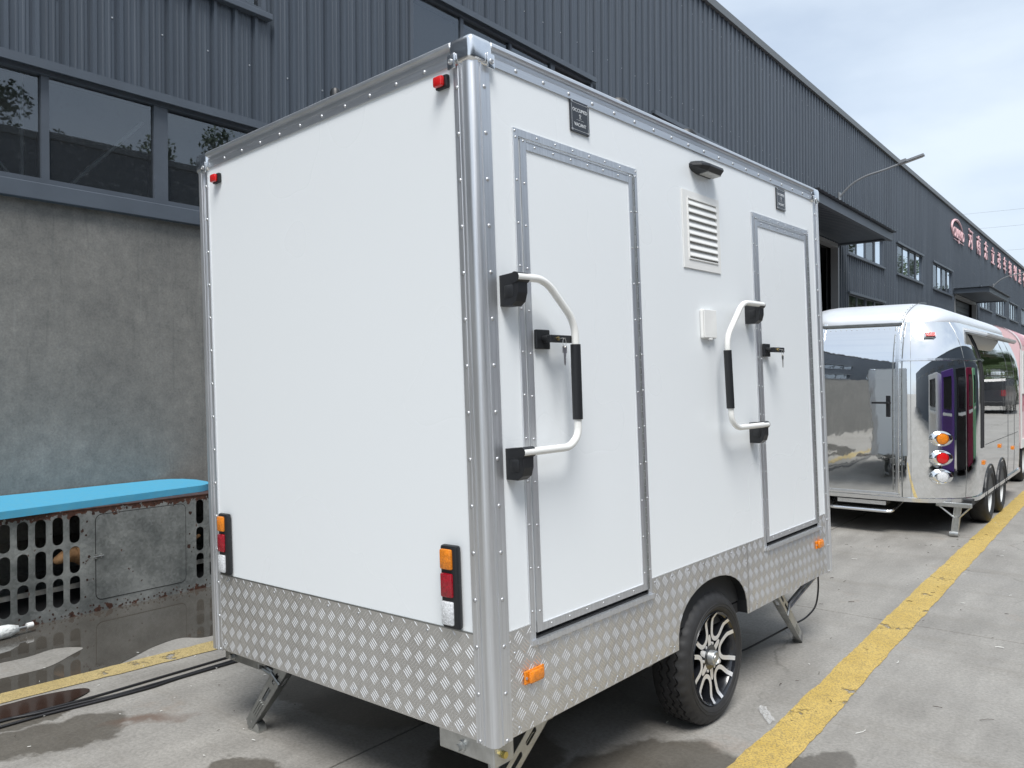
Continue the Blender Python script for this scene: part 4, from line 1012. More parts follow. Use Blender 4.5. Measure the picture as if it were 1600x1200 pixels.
r_ = random.Random(21); m = MB()
def rust_spot(y, z, r):
    n = 9; k = [r*r_.uniform(.6, 1.25) for _ in range(n)]; a0 = r_.uniform(0, 1)
    P = [(y+k[i]*math.cos(a0+6.283*i/n)*.9, z+k[i]*math.sin(a0+6.283*i/n)) for i in range(n)]
    m.add([(.0045 if 2.53 < y < 3.2 and .08 < z < .68 else .0012, a, b) for a, b in P], [tuple(range(n))])
y = 1.2
while y < 3.55:
    rust_spot(y, .016+r_.uniform(-.006, .007)+.006*(y > 2.6), r_.uniform(.005, .010)); y += r_.uniform(.022, .05)
y = 1.7
while y < 3.4: rust_spot(y, .048+r_.uniform(-.012, .016), r_.uniform(.005, .009)); y += r_.uniform(.06, .14)
for y, z, r in ((3.235, .60, .016), (3.225, .345, .017), (3.23, .44, .007), (3.26, .33, .006), (3.245, .30, .006), (2.475, .64, .009), (2.445, .58, .012), (2.47, .545, .009), (2.488, .395, .012), (2.45, .36, .007), (2.475, .235, .009), (2.46, .12, .008), (2.30, .71, .018), (2.20, .70, .010), (1.98, .70, .012), (2.52, .69, .012), (2.75, .70, .010), (2.95, .705, .012), (3.08, .70, .014), (3.30, .70, .010)): rust_spot(y, z, r)
stuff(m.build('rust_spots', mat('dark_rust', (.045, .022, .016), .85, var=.5, vscale=60), kn))

# blue board lying on the kennel
bb = [(-5.60, .75), (-5.70, 1.90), (-5.80, 2.7), (-5.885, 3.42), (-5.95, 3.52), (-6.08, 3.575), (-6.28, 3.59), (-6.42, 3.55), (-6.50, 3.48), (-6.535, 3.38), (-6.535, .75)]
m = MB(); m.plate(noisy_poly(bb, step=.05, amp=.003, f=6), [], lambda a, b, t: (a, b, t), KT+.007, KT+.056)
tag(m.build('blue_board', M['blue'], None, smooth=50), 'sky blue painted board with a rounded end lying on the kennel', 'board')

# dog behind the slots
def skin_body(name, verts, edges, radii, m, root=0, sub=2):
    me = bpy.data.meshes.new(name); me.from_pydata(verts, edges, []); o = bpy.data.objects.new(name, me); col.objects.link(o)
    md = o.modifiers.new('skin', 'SKIN'); sv = me.skin_vertices[0].data
    for i, r in enumerate(radii): sv[i].radius = (r, r) if not isinstance(r, tuple) else r
    sv[root].use_root = True; md.use_smooth_shade = True
    o.modifiers.new('sub', 'SUBSURF').levels = sub; o.modifiers['sub'].render_levels = sub
    nm = bpy.data.meshes.new_from_object(o.evaluated_get(bpy.context.evaluated_depsgraph_get()))
    bpy.data.objects.remove(o)
    nm.materials.clear(); nm.materials.append(m)
    return nm
V = [(0, .10, .25), (0, .30, .26), (0, .52, .27), (0, -.03, .28), (0.0, -.12, .345), (.02, -.19, .36), (.04, -.255, .34), (.05, -.305, .325),
     (.06, .06, .17), (.065, .04, .09), (.065, .02, .012), (-.06, .06, .17), (-.065, .05, .09), (-.065, .03, .012),
     (.06, .56, .18), (.065, .62, .11), (.065, .57, .012), (-.06, .56, .18), (-.065, .62, .11), (-.065, .57, .012), (0, .62, .28), (0, .72, .31), (.01, .80, .34)]
E_ = [(0, 1), (1, 2), (0, 3), (3, 4), (4, 5), (5, 6), (6, 7), (0, 8), (8, 9), (9, 10), (0, 11), (11, 12), (12, 13), (2, 14), (14, 15), (15, 16), (2, 17), (17, 18), (18, 19), (2, 20), (20, 21), (21, 22)]
RD = [.105, .10, .09, .075, .062, .06, .036, .026, .045, .026, .024, .045, .026, .024, .055, .026, .024, .055, .026, .024, .03, .024, .014]
dg = thing('dog', 'tan dog standing inside the kennel looking out through the slots', 'dog', loc=(XC-.15, 2.60, .05))
link('body', skin_body('body', V, E_, RD, M['dogfur']), dg)
m = MB(); m.lathe([(.0001, .014), (.009, .011), (.013, .0), (.009, -.01), (.0001, -.012)], (.054, -.332, .328), (.2, -1, .1), 12); m.build('nose', M['nose'], dg, smooth=60)
m = MB()
for sx in (1, -1): m.lathe([(.0001, .008), (.006, .005), (.008, 0), (.0001, -.006)], (.02+sx*.036, -.225, .382), (sx, -.5, .3), 10)
m.build('eye', M['nose'], dg, smooth=60)
for sx in (1, -1):
    m = MB(); b0 = Vector((.01+sx*.045, -.135, .395)); m.add([b0+Vector((0, -.025, .005)), b0+Vector((0, .03, 0)), b0+Vector((sx*.028, .035, -.055)), b0+Vector((sx*.026, .0, -.065)), b0+Vector((sx*.012, -.02, .006)), b0+Vector((sx*.012, .03, .004))], [(0, 1, 5, 4), (4, 5, 2, 3), (0, 3, 2, 1), (0, 4, 3), (1, 2, 5)]); m.build('ear', M['dogfur'], dg)

# white fluffy roller lying in the puddle
rl = thing('roller', 'white fluffy roller with a grey rod lying in the puddle by the kennel', 'roller', loc=(-5.60, 1.78, .045), rz=R(0))
m = MB(); pts = []; rs = []
for k in range(15):
    t = k/14; pts.append((.03-.035*t, -.55+.76*t, .0)); rs.append(.042*(1 if k not in (0, 14) else .55)*(1+.06*rnd.uniform(-1, 1)))
m.tube(pts, rs, 18); m.build('fleece', M['fluff'], rl, smooth=80)
m = MB(); m.cyl((-.004, .20, .0), (-.008, .265, .0), .010, 10); m.tube([(-.006, .262, 0), (-.008, .262, -.03)], .004, 6); m.build('rod', M['galv'], rl, smooth=40)
m = MB(); m.cyl((-.010, .262, .004), (-.013, .298, .004), .018, 14); m.build('end_cap', M['white_plastic'], rl, smooth=40)

# cables over the ground
def cable(pts, label, r=.011):
    m = MB(); m.tube(fillet(pts, .3, 5), r, 8); return tag(m.build('cable', M['cable'], smooth=60), label, 'cable', 'black cables crossing the concrete')
cable([(-4.30, .2, .008), (-4.26, 1.0, .008), (-4.227, 1.42, .008), (-4.205, 1.62, .008), (-4.182, 1.84, .008), (-4.176, 2.17, .008), (-4.168, 2.57, .008), (-4.18, 3.6, .008), (-4.3, 6, .008)], 'thin black cable lying on its own nearest the yellow line', .0065)
cable([(-4.18, .2, .008), (-4.165, 1.0, .008), (-4.157, 1.40, .008), (-4.148, 1.56, .008), (-4.095, 1.88, .008), (-4.072, 2.08, .008), (-4.085, 2.2, .008), (-4.078, 2.37, .008), (-4.066, 2.6, .008), (-4.06, 3.6, .008), (-3.95, 6, .008)], 'black cable of the twisted pair, on the side nearer the camera', .0075)
cable([(-4.25, .2, .008), (-4.245, 1.0, .008), (-4.240, 1.43, .008), (-4.185, 1.57, .008), (-4.160, 1.74, .008), (-4.113, 1.9, .008), (-4.094, 2.1, .012), (-4.098, 2.24, .008), (-4.096, 2.6, .008), (-4.10, 3.6, .008), (-4.05, 5, .008)], 'black cable of the twisted pair, on the side nearer the kennel', .0075)

# ------------------------------------------------------------------ mirror finished food trailer
SX0, SX1, SY0, SY1, SR = -3.45, -1.40, 8.9, 13.35, .66
sv = thing('food_trailer', 'mirror polished silver food trailer with rounded corners parked beyond the white trailer', 'trailer', loc=((SX0+SX1)/2, (SY0+SY1)/2, 0))
OX, OY = (SX0+SX1)/2, (SY0+SY1)/2
def rr_out(ins, nf=10, na=14):
    """outline of the rounded rectangle, counter clockwise from the right end of the rear face; local coordinates"""
    hx, hy = (SX1-SX0)/2-ins, (SY1-SY0)/2-ins; r = max(SR-ins, .06); o = []
    cs = [(hx-r, -hy+r, -90), (hx-r, hy-r, 0), (-hx+r, hy-r, 90), (-hx+r, -hy+r, 180)]
    for i, (cx_, cy_, a0) in enumerate(cs):
        for k in range(na+1):
            q = R(a0+90*k/na); o.append((cx_+r*math.cos(q), cy_+r*math.sin(q)))
        nx = cs[(i+1) % 4]; q = R(a0+90); e = (nx[0]+r*math.cos(q), nx[1]+r*math.sin(q)); s_ = o[-1]
        for k in range(1, nf): t = k/nf; o.append((s_[0]+(e[0]-s_[0])*t, s_[1]+(e[1]-s_[1])*t))
    return o
def prof(z):
    """inset of the shell at height z"""
    if z < 1.55: return 0.012*max(0, (.75-z)/.4)**2
    t = min(1, (z-1.55)/.87); return .62*(1-math.sqrt(max(0, 1-t*t)))
zs = [.37, .5, .65, .8, 1.1, 1.4, 1.55, 1.7, 1.82, 1.93, 2.03, 2.11, 2.18]
def shell(zlist, fn=lambda z: prof(z), cap=False, off=0.):
    rings = [[(x, y, z) for x, y in rr_out(fn(z)-off)] for z in zlist]; n = len(rings[0]); m = MB()
    m.add([p for r_ in rings for p in r_], [(i*n+k, i*n+(k+1) % n, (i+1)*n+(k+1) % n, (i+1)*n+k) for i in range(len(rings)-1) for k in range(n)])
    if cap: m.add(rings[-1], [tuple(range(n))])
    return m
shell(zs).build('body', M['chrome'], sv, smooth=60)
def roofz(a): return 2.18+.24*math.sin(a)
ra = [R(90*k/10) for k in range(11)]
m = MB(); rings = []
for k in range(11):
    t = k/10; z = 2.18+(2.42-2.18)*math.sin(t*math.pi/2); ins = prof(2.18)+(.80-prof(2.18))*(1-math.cos(t*math.pi/2))
    rings.append([(x, y, z) for x, y in rr_out(ins)])
n = len(rings[0])
m.add([p for r_ in rings for p in r_], [(i*n+k, i*n+(k+1) % n, (i+1)*n+(k+1) % n, (i+1)*n+k) for i in range(10) for k in range(n)]); m.add(rings[-1], [tuple(range(n))])
m.build('roof', M['chrome_roof'], sv, smooth=60)
def band(name, za, zb, off, mt, ks=None, thick=.012):
    m = MB(); A, B = rr_out(prof(za)-off), rr_out(prof(zb)-off); C_, D_ = rr_out(prof(za)+.01), rr_out(prof(zb)+.01); n = len(A)
    kk = range(n) if ks is None else ks
    for k in kk:
        k2 = (k+1) % n
        P = [(*A[k], za), (*A[k2], za), (*B[k2], zb), (*B[k], zb), (*C_[k], za), (*C_[k2], za), (*D_[k2], zb), (*D_[k], zb)]
        m.add(P, [(0, 1, 2, 3), (0, 4, 5, 1), (3, 2, 6, 7), (0, 3, 7, 4), (1, 5, 6, 2)])
    return m.build(name, mt, sv, smooth=40)
band('lower_trim', .335, .375, .018, M['alu_bright'])
band('waist_bar', 1.778, 1.800, .012, M['alu_bright'], ks=list(range(0, 15)))
nA = 15
m = MB(); hy = (SY1-SY0)/2
m.box(-1.0, 1.0, -hy+.3, hy-.3, .30, .36); m.build('floor_pan', M['dark'], sv)
cxr0 = (SX1-SX0)/2-SR
# door in the rear face, following the curved profile
def rear_y(z): return -hy+prof(z)
def wx(x): return x-OX
DX0, DX1 = wx(-2.80), wx(-2.065)
m = MB(); zz = [.42, .8, 1.2, 1.55, 1.68, 1.8, 1.9, 2.0, 2.08, 2.15]; vs = []; fs = []
for z in zz:
    for x in (DX0, DX0+.37, DX1): vs.append((x, rear_y(z)-.010, z))
    vs.append((DX1, rear_y(z)+.01, z)); vs.append((DX0, rear_y(z)+.01, z))
for i in range(len(zz)-1):
    b0, b1 = i*5, (i+1)*5
    fs += [(b0, b0+1, b1+1, b1), (b0+1, b0+2, b1+2, b1+1), (b0+2, b0+3, b1+3, b1+2), (b0+4, b0, b1, b1+4)]
m.add(vs, fs); sdr = m.build('door', M['chrome_door'], sv, smooth=30)
def strip(x0, x1, z0, z1, off, mt, name, par):
    m = MB(); k = 12; vs = []; fs = []
    for i in range(k+1):
        z = z0+(z1-z0)*i/k; y = rear_y(z)
        vs += [(x0, y-off, z), (x1, y-off, z), (x1, y+.005, z), (x0, y+.005, z)]
    for i in range(k):
        a, b = i*4, i*4+4
        fs += [(a, a+1, b+1, b), (a+1, a+2, b+2, b+1), (a+3, a, b, b+3)]
    fs += [(0, 3, 2, 1), (k*4, k*4+1, k*4+2, k*4+3)]
    m.add(vs, fs); return m.build(name, mt, par, smooth=30)
strip(DX1+.004, DX1+.03, .40, 2.2, .018, M['alu_bright'], 'door_jamb', sv); strip(DX0-.03, DX0-.004, .40, 2.2, .018, M['alu_bright'], 'door_jamb', sv)
strip(DX1+.055, DX1+.066, .38, 2.24, .006, M['galv_dark'], 'seam_strip', sv)
strip(DX1-.028, DX1-.018, .45, 2.14, .013, M['galv_dark'], 'door_edge', sdr)
m = MB(); y = rear_y(2.17)
m.box(DX0-.04, DX1+.035, y-.035, y+.05, 2.150, 2.182, bev=.006); m.build('rain_rail', M['galv_dark'], sv)
m = MB(); m.box(DX0-.02, DX1+.03, -hy-.018, -hy+.01, .395, .412); m.build('door_sill', M['alu'], sv)
m = MB(); m.box(DX1-.085, DX1-.045, -hy-.026, -hy-.009, 1.20, 1.42, bev=.004); m.cyl((DX1-.065, -hy-.02, 1.345), (DX1-.065, -hy-.06, 1.345), .012, 10); m.box(DX1-.215, DX1-.05, -hy-.068, -hy-.052, 1.336, 1.356, bev=.003); m.build('door_handle', M['black'], sdr)
pts = MB()
for k in range(24):
    z = .5+.07*k
    for x in (DX1-.012, DX1+.045): pts.lathe([(.005, 0), (.003, -.003), (.0001, -.003)], (x, rear_y(z)-(.011 if x < DX1 else .002), z), (0, 1, 0), 6)
for k in range(12): pts.lathe([(.006, 0), (.0001, -.003)], (DX0+.05+.055*k, rear_y(2.12)-.012, 2.12), (0, 1, 0), 6)
for k in range(34):   # seam over the crown
    pass
stuff(pts.build('rivets', M['rivet'], sv))
# roof seam with rivets, between the flat rear and the corner
m = MB(); seam = []
for k in range(11):
    t = k/10; z = 2.18+(2.42-2.18)*math.sin(t*math.pi/2); ins = prof(2.18)+(.80-prof(2.18))*(1-math.cos(t*math.pi/2))
    seam.append((wx(-2.03)+.10*t, -hy+ins-.002, z+.001))
m.tube(seam, .003, 6)
for k in range(10): m.lathe([(.006, 0), (.0001, .005)], Vector(seam[k])+Vector((-.02, -.0, .002)), (0, -.5, .8), 6)
m.build('roof_seam', M['galv_dark'], sv)
# panel seams round the body, each with its row of rivets
m = MB()
for q in (12, 62):
    a_ = R(q); seam = []
    for k in range(19):
        z = .38+.1*k; i_ = prof(z); r_ = SR-i_; seam.append((cxr0+r_*math.sin(a_), -hy+SR-r_*math.cos(a_), z))
    m.tube(seam, .0022, 5)
for y in (11.62, 12.2):
    m.tube([((SX1-SX0)/2-prof(.38+.1*k)+.001, y-OY, .38+.1*k) for k in range(18)], .0022, 5)
m.build('seam_strip', M['galv_dark'], sv)
# step
m = MB(); m.tube(fillet([(DX0+.06, -hy+.3, .30), (DX0+.10, -hy-.10, .235), (DX1-.02, -hy-.10, .235), (DX1-.0, -hy+.3, .30)], .06), .016, 10); m.box(DX0+.12, DX1-.04, -hy-.11, -hy+.1, .228, .243); m.box(DX0+.15, DX1-.1, -hy+.02, -hy+.2, .28, .32); m.build('step', M['alu_bright'], sv)
# tail lights on the rounded corner
cxr, cyr = (SX1-SX0)/2-SR, -hy+SR
def lamp(z, lens):
    q = R(36.5); n = Vector((math.sin(q), -math.cos(q), 0)); p = Vector((cxr, cyr, z))+n*(SR-.01); t = Vector((math.cos(q), math.sin(q), 0))
    m = MB(); k = 28; rings = []
    for (a, b, h) in ((.118, .078, -.02), (.118, .078, .012), (.098, .064, .034), (.064, .058, .040), (.058, .052, .030)):
        rings += [p+t*a*math.cos(2*math.pi*i/k)+Vector((0, 0, b*math.sin(2*math.pi*i/k)))+n*h for i in range(k)]
    m.add(rings, [(j*k+i, j*k+(i+1) % k, (j+1)*k+(i+1) % k, (j+1)*k+i) for j in range(4) for i in range(k)])
    b = m.build('tail_light', M['chrome'], sv, smooth=40)
    m = MB(); m.lathe([(.056, .026), (.052, .040), (.03, .047), (.0001, .049)], p, n, 24); m.build('lens', M[lens], b, smooth=40)
lamp(.985, 'amber'); lamp(.79, 'redbright'); lamp(.60, 'clear')
m = MB(); q = R(30); pz = 2.03; ins = prof(pz); n_ = Vector((math.sin(q), -math.cos(q), .55)).normalized(); p = Vector((cxr+(SR-ins)*math.sin(q), cyr-(SR-ins)*math.cos(q), pz)); tt = Vector((math.cos(q), math.sin(q), 0))
m.obox(p+n_*.012, tt, n_, tt.cross(n_), .055, .018, .026); mk = m.build('marker_light', M['chrome'], sv)
m = MB(); m.obox(p+n_*.030, tt, n_, tt.cross(n_), .045, .010, .020); m.build('lens', M['redbright'], mk)
# serving hatch side: flap, frame edge, skirt
hx = (SX1-SX0)/2
fl = Matrix.Translation((hx-.20, 0, 2.125)) @ Matrix.Rotation(R(16), 4, 'Y')
m = MB(); bm = bmesh.new(); bmesh.ops.create_cube(bm, size=1)
for v in bm.verts: v.co = Vector((.14+v.co.x*.30, (9.55+11.85)/2-OY+v.co.y*2.3, v.co.z*.035))
bmesh.ops.bevel(bm, geom=bm.edges[:], offset=.015, segments=2, affect='EDGES'); m.bm(bm, mtx=fl); m.build('awning_flap', M['chrome_roof'], sv, smooth=40)
m = MB(); bm = bmesh.new(); bmesh.ops.create_cube(bm, size=1)
for v in bm.verts: v.co = Vector((.14+v.co.x*.26, (9.55+11.85)/2-OY+v.co.y*2.2, -.027+v.co.z*.012))
m.bm(bm, mtx=fl); m.build('flap_lining', M['led'], sv)
def sidex(z): return hx-prof(z)
m = MB()
for y in (9.62, 9.72):
    vs = []; zz = [.86+.1*k for k in range(13)]
    for z in zz: vs += [(sidex(z)+.010, y-OY, z), (sidex(z)+.010, y+.035-OY, z), (sidex(z)-.01, y-OY, z), (sidex(z)-.01, y+.035-OY, z)]
    m.add(vs, [(4*i, 4*i+1, 4*i+5, 4*i+4) for i in range(12)]+[(4*i, 4*i+4, 4*i+6, 4*i+2) for i in range(12)]+[(4*i+1, 4*i+3, 4*i+7, 4*i+5) for i in range(12)])
m.build('hatch_edge', M['dark'], sv)
m = MB()
for k in range(60): m.lathe([(.006, 0), (.0001, .004)], (hx, 9.9-OY+.045*k, .88), (1, 0, 0), 5)
stuff(m.build('side_rivets', M['galv_dark'], sv))
for (y, z) in ((9.77, .70), (10.92, .80), (12.05, .70)):
    m = MB(); m.box(hx-.002, hx+.018, y-.05-OY, y+.05-OY, z-.022, z+.022, bev=.004); m.build('side_marker', M['amber'], sv)
SW = tyre_mesh(.305, .19, .20, ns=48, tread=False); SW.name = 'wheel'
first = None
for y in (10.22, 11.10):
    m = MB(); m.plate([(y-OY+.37*math.cos(R(q)), .30+.33*math.sin(R(q))) for q in range(0, 181, 10)], [], SIDE, hx-.012, hx-.002)  # flat black half disc put in for the shaded wheel opening; body is uncut
    m.tube([(hx-.002, y-OY+.38*math.cos(R(q)), .30+.34*math.sin(R(q))) for q in range(0, 181, 10)], .012, 6); m.build('wheel_arch', M['black'], sv)
    o = link('wheel', SW, sv, (hx+.006, y-OY, .305))
    m = MB(); m.lathe([(.20, -.02), (.185, -.03), (.16, -.075), (.10, -.07), (.075, -.045), (.0001, -.045)], (0, 0, 0), (1, 0, 0), 36)
    for k in range(5): m.cyl((-.07, .055*math.cos(R(72*k)), .055*math.sin(R(72*k))), (-.035, .055*math.cos(R(72*k)), .055*math.sin(R(72*k))), .008, 6)
    m.build('rim', M['wheel_white'], o, smooth=40)
    o2 = link('wheel', SW, sv, (-hx-.006, y-OY, .305)); o2.rotation_euler = (0, 0, math.pi)
m = MB(); jx = wx(-1.55); jy = 9.05-OY
m.box(jx-.17, jx+.15, jy-.02, jy+.03, .30, .345, bev=.005); j = m.build('stabilizer_jack', M['galv'], sv)
m = MB(); m.obox((jx+.01, jy+.02, .17), (.12, 0, 1), (1, 0, -.12), (0, 1, 0), .14, .028, .006); m.obox((jx+.035, jy+.02, .17), (.12, 0, 1), (1, 0, -.12), (0, 1, 0), .14, .006, .02); m.obox((jx-.018, jy+.02, .17), (.12, 0, 1), (1, 0, -.12), (0, 1, 0), .14, .006, .02); m.cyl((jx-.05, jy+.01, .028), (jx+.03, jy+.01, .028), .028, 14); m.build('leg', M['galv'], j)
m = MB(); m.tube([(jx-.15, jy, .31), (jx+.0, jy, .19)], .009, 8); m.tube([(jx+.14, jy, .31), (jx+.03, jy, .19)], .009, 8); m.build('brace', M['galv'], j)
m = MB(); m.box(-.5, .5, hy, hy+.9, .30, .40, bev=.02); m.build('drawbar', M['galv_dark'], sv)

# ------------------------------------------------------------------ pink trailer behind it
PX0, PX1, PY0, PY1 = -3.55, -1.53, 14.0, 18.0
pk = thing('pink_trailer', 'pink food trailer with white edges and dripping icing pattern behind the silver trailer', 'trailer', loc=((PX0+PX1)/2, (PY0+PY1)/2, 0))
ph = (PY1-PY0)/2; pw = (PX1-PX0)/2
sec = [(-pw, .55)]+[(-pw, 2.02)]+[(-pw+.45*(1-math.cos(R(q))), 2.02+.38*math.sin(R(q))) for q in range(10, 91, 10)]
sec += [(-a, b) for a, b in sec[::-1]]
m = MB(); m.extrude(sec, lambda a, b, t: (a, t, b), -ph, ph, closed=True); m.build('body', M['pinkbody'], pk, smooth=40)
m = MB(); sc2 = [(a*1.012, b+.012) for a, b in sec[1:-1]]
m.extrude(sc2, lambda a, b, t: (a, t, b), -ph-.01, -ph+.12); m.extrude(sc2, lambda a, b, t: (a, t, b), ph-.12, ph+.01)
m.box(pw+.002, pw+.016, -ph-.01, -ph+.09, .55, 2.02); m.box(pw+.002, pw+.016, -ph+.09, ph, .55, .68); m.build('edge_trim', M['white_plastic'], pk, smooth=40)
for k in range(12):
    m = MB(); y = -ph+.20+.11*k; m.extrude([(a*1.008, b+.008) for a, b in sec if a > .3 and b > 2.06], lambda a, b, t: (a, t, b), y, y+.05); m.build('roof_stripe', M['pinkdark'], pk)
m = MB(); m.box(pw+.002, pw+.03, -ph+.11, -ph+1.5, 1.36, 2.0); wn_ = m.build('window', M['white_plastic'], pk)
for z0, z1 in ((1.44, 1.64), (1.70, 1.95)):
    m = MB(); m.box(pw+.03, pw+.034, -ph+.17, -ph+1.42, z0, z1); m.build('pane', M['glass'], wn_)
    m = MB(); m.box(pw+.0305, pw+.0315, -ph+.17, -ph+1.42, z0, z1); m.build('pane_backing', M['dark'], wn_)  # dark sheet set directly behind the glass
m = MB(); o = [(-ph+.1, 1.34), (-ph+.1, 1.22)]
for k in range(14):
    y = -ph+.12+.11*k; d = rnd.uniform(.05, .30); o += [(y, 1.24), (y+.025, 1.24-d*.8), (y+.045, 1.24-d), (y+.065, 1.24-d*.8), (y+.09, 1.24)]
o += [(o[-1][0]+.02, 1.34)]
m.plate(o, [], SIDE, pw+.003, pw+.010); m.build('icing_band', M['pinkdark'], pk)
for y in (14.6, 16.3):
    o = link('wheel', SW, pk, (pw-.02, y-(PY0+PY1)/2, .305)); m = MB(); m.lathe([(.20, -.02), (.16, -.06), (.08, -.04), (.0001, -.04)], (0, 0, 0), (1, 0, 0), 28); m.build('rim', M['wheel_white'], o, smooth=40)
m = MB(); m.box(-pw+.2, pw-.3, -ph+.1, ph-.1, .32, .55); m.build('underframe', M['dark'], pk)

# ------------------------------------------------------------------ the other side of the yard, seen in the panes and the polished steel
oh = thing('opposite_hall', 'dark hall across the yard, mirrored with its roof edge in the ground floor windows', 'factory building', loc=(12.6, 0, 0))
m = MB(); m.box(0, 14, -30, 46, 0, 8.9); m.build('wall', M['clad'], oh)
m = MB(); m.box(-.1, 14.1, -30.1, 46.1, 8.9, 9.1); m.build('roof_edge', M['roofcap'], oh)
for k in range(13):
    y = -28+5.67*k
    m = MB(); m.box(-.05, -.002, y, y+3.7, 5.1, 6.1); w = m.build('window', M['frame_grey'], oh)
    m = MB(); m.box(-.06, -.051, y+.08, y+3.62, 5.18, 6.02); m.build('pane', M['rim_black'], w)
tb = {}
def tree_meshes(seed):
    r_ = random.Random(seed); m = MB()
    m.tube([(0, 0, 0), (.1, 0, 2.5), (0, .15, 5.5), (.1, .1, 8.5)], [.26, .2, .15, .06], 9)
    tips = []
    for k in range(12):
        a = r_.uniform(0, 6.28); z = r_.uniform(3, 8); e = (math.cos(a)*r_.uniform(1, 2.2), math.sin(a)*r_.uniform(1, 2.2), z+r_.uniform(1, 2.2)); m.tube([(0, 0, z), ((e[0])*.5, e[1]*.5, z+.5), e], [.09, .06, .02], 6); tips.append(e)
    tk = m.mesh('trunk', M['bark'])
    c = MB(); cl = [(Vector(t), r_.uniform(.7, 1.2)) for t in tips]+[(Vector((r_.gauss(0, 1.1), r_.gauss(0, 1.1), r_.uniform(4.5, 11.4))), r_.uniform(.5, 1.0)) for _ in range(20)]
    for p, rad in cl:
        for _ in range(int(420*rad)):
            d = Vector((r_.gauss(0, 1), r_.gauss(0, 1), r_.gauss(0, 1))).normalized()*rad*r_.uniform(.35, 1.05); q = p+d
            u = Vector((r_.gauss(0, 1), r_.gauss(0, 1), r_.gauss(0, 1))).normalized(); w = u.orthogonal().normalized(); s_ = r_.uniform(.06, .12)
            c.add([q-u*s_, q+w*s_*.6, q+u*s_, q-w*s_*.6], [(0, 1, 2, 3)])
    return tk, c.mesh('crown', M['leaf'])
TMS = [tree_meshes(3), tree_meshes(11)]
spots = [(17, 51, 1.0), (13.5, 56, 1.1), (19, 60, 1.25), (13, 64, 1.15), (18, 70, 1.3), (12.5, 75, 1.2), (19, 82, 1.4), (13, 90, 1.3), (18, 99, 1.5), (13, 110, 1.4), (20, 122, 1.6), (29, 12, 1.2), (29.5, 16, 1.35), (29, 21, 1.3), (30, 27, 1.45), (16, 104, 1.7), (22, 112, 1.75), (15, 132, 1.7), (23, 140, 1.8), (4.5, 66, .9), (7.5, 70, 1.0), (10, 63, .95), (6, 80, 1.1)]
for i, (x, y, s_) in enumerate(spots):
    t = thing('tree', 'green leafy tree mirrored in the windows of the long grey hall', 'tree', loc=(x, y, 0), rz=rnd.uniform(0, 6), group='trees mirrored in the windows')
    t.scale = (s_, s_, s_); tk, cw = TMS[i % 2]
    link('trunk', tk, t); link('crown', cw, t)
def van(x, y, colr, nm, label):
    t = thing('parked_van', label, 'van', loc=(x, y, 0))
    pr = [(-2.4, .35), (-2.4, 1.75), (-2.25, 2.0), (1.1, 2.0), (1.75, 1.25), (2.4, 1.05), (2.45, .35)]
    m = MB(); m.extrude(pr, lambda a, b, q: (q, a, b), -.9, .9, closed=True); m.build('body', mat(nm+'_van_paint', colr, .3, coat=.4, var=.03), t)
    for sx in (-.905, .9):
        m = MB(); m.extrude([(-1.9, 1.25), (-1.9, 1.8), (1.0, 1.8), (1.5, 1.25)], lambda a, b, q: (q, a, b), sx, sx+.005, closed=True); m.build('side_window', M['rim_black'], t)
    m = MB(); m.box(-.78, .78, -2.41, -2.402, 1.2, 1.75); m.build('rear_window', M['rim_black'], t)
    m = MB(); m.box(-.9, .9, -2.5, -2.402, .35, .55, bev=.02); m.build('bumper', M['black'], t)
    for sx in (-.82, .82):
        m = MB(); m.box(sx-.06, sx+.06, -2.42, -2.402, .8, 1.15); m.build('tail_light', M['red'], t)
        for yy in (-1.5, 1.5):
            o = link('wheel', SW, t, (sx+.1*(1 if sx > 0 else -1), yy, .305)); o.rotation_euler = (0, 0, 0 if sx > 0 else math.pi)
van(3.2, 44, (.02, .022, .028), 'black', 'black van across the yard mirrored in the long side of the silver trailer')
for i_, (x_, y_) in enumerate(((2.6, 60), (4.2, 58), (6.0, 60), (8.5, 58), (10.5, 60))):
    t = thing('shrub', 'dense dark shrub mirrored behind the black van in the silver trailer side', 'shrub', loc=(x_, y_, -2.4), group='shrubs mirrored behind the black van'); t.scale = (.75, .75, .62)
    link('stem', TMS[i_ % 2][0], t); link('crown', TMS[i_ % 2][1], t)
kc = {}
def kiosk(x, y, colr, nm, label, w=1.9, h=2.5):
    mm = mat(nm+'_kiosk_paint', colr, .35, var=.04)
    t = thing('kiosk', label, 'kiosk', loc=(x, y, 0), group='kiosks across the yard mirrored in the silver trailer')
    m = MB(); m.box(-.9, .9, -w/2, w/2, .12, h, bev=.04); m.build('body', mm, t)
    m = MB(); m.box(-.95, -.902, -w*.32, w*.32, 1.15, 2.1); hh = m.build('hatch', M['rim_black'], t)
    m = MB(); m.box(-1.15, -.902, -w*.35, w*.35, 1.05, 1.09); m.build('counter', M['white_plastic'], t)
    for sx in (-.6, .6):
        for sy in (-.38, .38):
            m = MB(); m.cyl((sx, w*sy, 0), (sx, w*sy, .13), .04, 10); m.build('leg', M['galv_dark'], t)
kiosk(2.9, 5.6, (.8, .8, .8), 'white', 'white kiosk mirrored nearest the middle of the silver trailer corner')
kiosk(3.3, 8.0, (.13, .06, .30), 'violet', 'violet kiosk mirrored in the silver trailer corner')
kiosk(3.6, 10.3, (.015, .015, .018), 'black', 'black kiosk mirrored in the silver trailer corner')
kiosk(3.8, 12.7, (.22, .012, .05), 'maroon', 'maroon kiosk mirrored beside the black one in the silver trailer')
kiosk(4.0, 15.2, (.25, .55, .32), 'mint', 'mint green kiosk mirrored at the edge of the silver trailer corner')

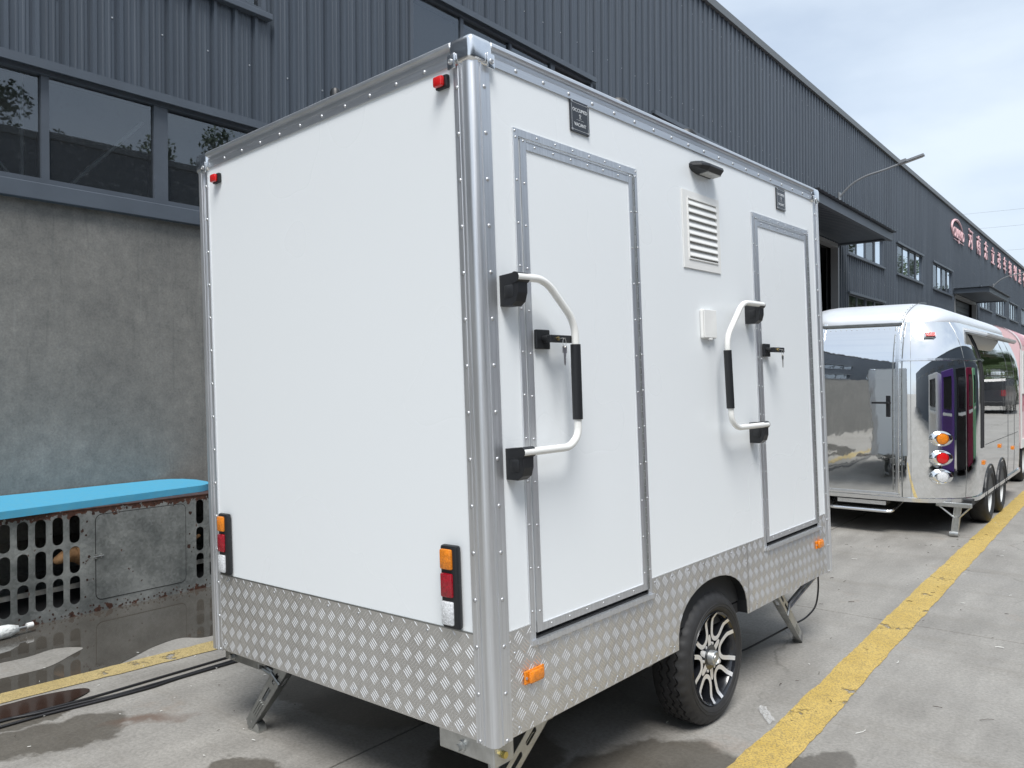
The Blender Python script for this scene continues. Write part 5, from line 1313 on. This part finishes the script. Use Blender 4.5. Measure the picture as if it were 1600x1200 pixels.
# ------------------------------------------------------------------ litter, wrapper, wires
m = MB(); r_ = random.Random(5)
for _ in range(150):
    x, y = r_.uniform(-2.4, .6), r_.uniform(3.2, 11); a = r_.uniform(0, 3.14); l = r_.uniform(.004, .022)*(1 if r_.random() < .85 else 1.7); w = r_.uniform(.001, .0022)
    if -1.7 < x < -1.4 and y < 4: continue
    d = Vector((math.cos(a), math.sin(a), 0)); s_ = Vector((-d.y, d.x, 0)); k = Vector((r_.gauss(0, 1), r_.gauss(0, 1), 0)).normalized()*l*.3
    m.tube([Vector((x, y, .006+w))-d*l, Vector((x, y, .008+w))+k, Vector((x, y, .006+w))+d*l], w, 5, mi=0 if r_.random() < .75 else 1)
for _ in range(60):
    x, y = r_.uniform(-5, -3.1), r_.uniform(1.3, 3.6); w = r_.uniform(.001, .0028); l = r_.uniform(.002, .009); a = r_.uniform(0, 3.14)
    m.tube([(x-l*math.cos(a), y-l*math.sin(a), .008), (x+l*math.cos(a), y+l*math.sin(a), .008)], w*.7, 5, mi=r_.choice([0, 1, 1]))
o = stuff(m.build('litter', [M['twig'], M['litter_pale']])); o['label'] = 'small twigs and paper scraps scattered on the concrete'
m = bpy.data.materials.new('clear_film'); m.use_nodes = True; bb_ = m.node_tree.nodes['Principled BSDF']; bb_.inputs['Base Color'].default_value = (.75, .76, .76, 1); bb_.inputs['Alpha'].default_value = .3; bb_.inputs['Roughness'].default_value = .12
wrp = MB(); n = 7; vs = []
for i in range(n):
    for j in range(5):
        vs.append((-1.49+.018*i+.004*j, 3.74-.024*i+.012*j, .004+.014*abs(math.sin(i*1.7+j*2.3))))
wrp.add(vs, [(i*5+j, i*5+j+1, i*5+j+6, i*5+j+5) for i in range(n-1) for j in range(4)])
tag(wrp.build('plastic_wrapper', m), 'crumpled clear plastic wrapper on the concrete beside the trailer wheel', 'wrapper')
for k, (z, lab) in enumerate(((33.5, 'topmost of the thin overhead wires in the sky beyond the hall'), (30.5, 'middle one of the thin overhead wires in the sky beyond the hall'), (26.0, 'lowest of the thin overhead wires in the sky beyond the hall'))):
    m = MB(); m.tube([(-60+20*i, 172+1.5*i, z-.6*math.sin(math.pi*i/8)) for i in range(9)], .022, 5); tag(m.build('overhead_wire', M['wire_far']), lab, 'wire', 'overhead wires beyond the hall')
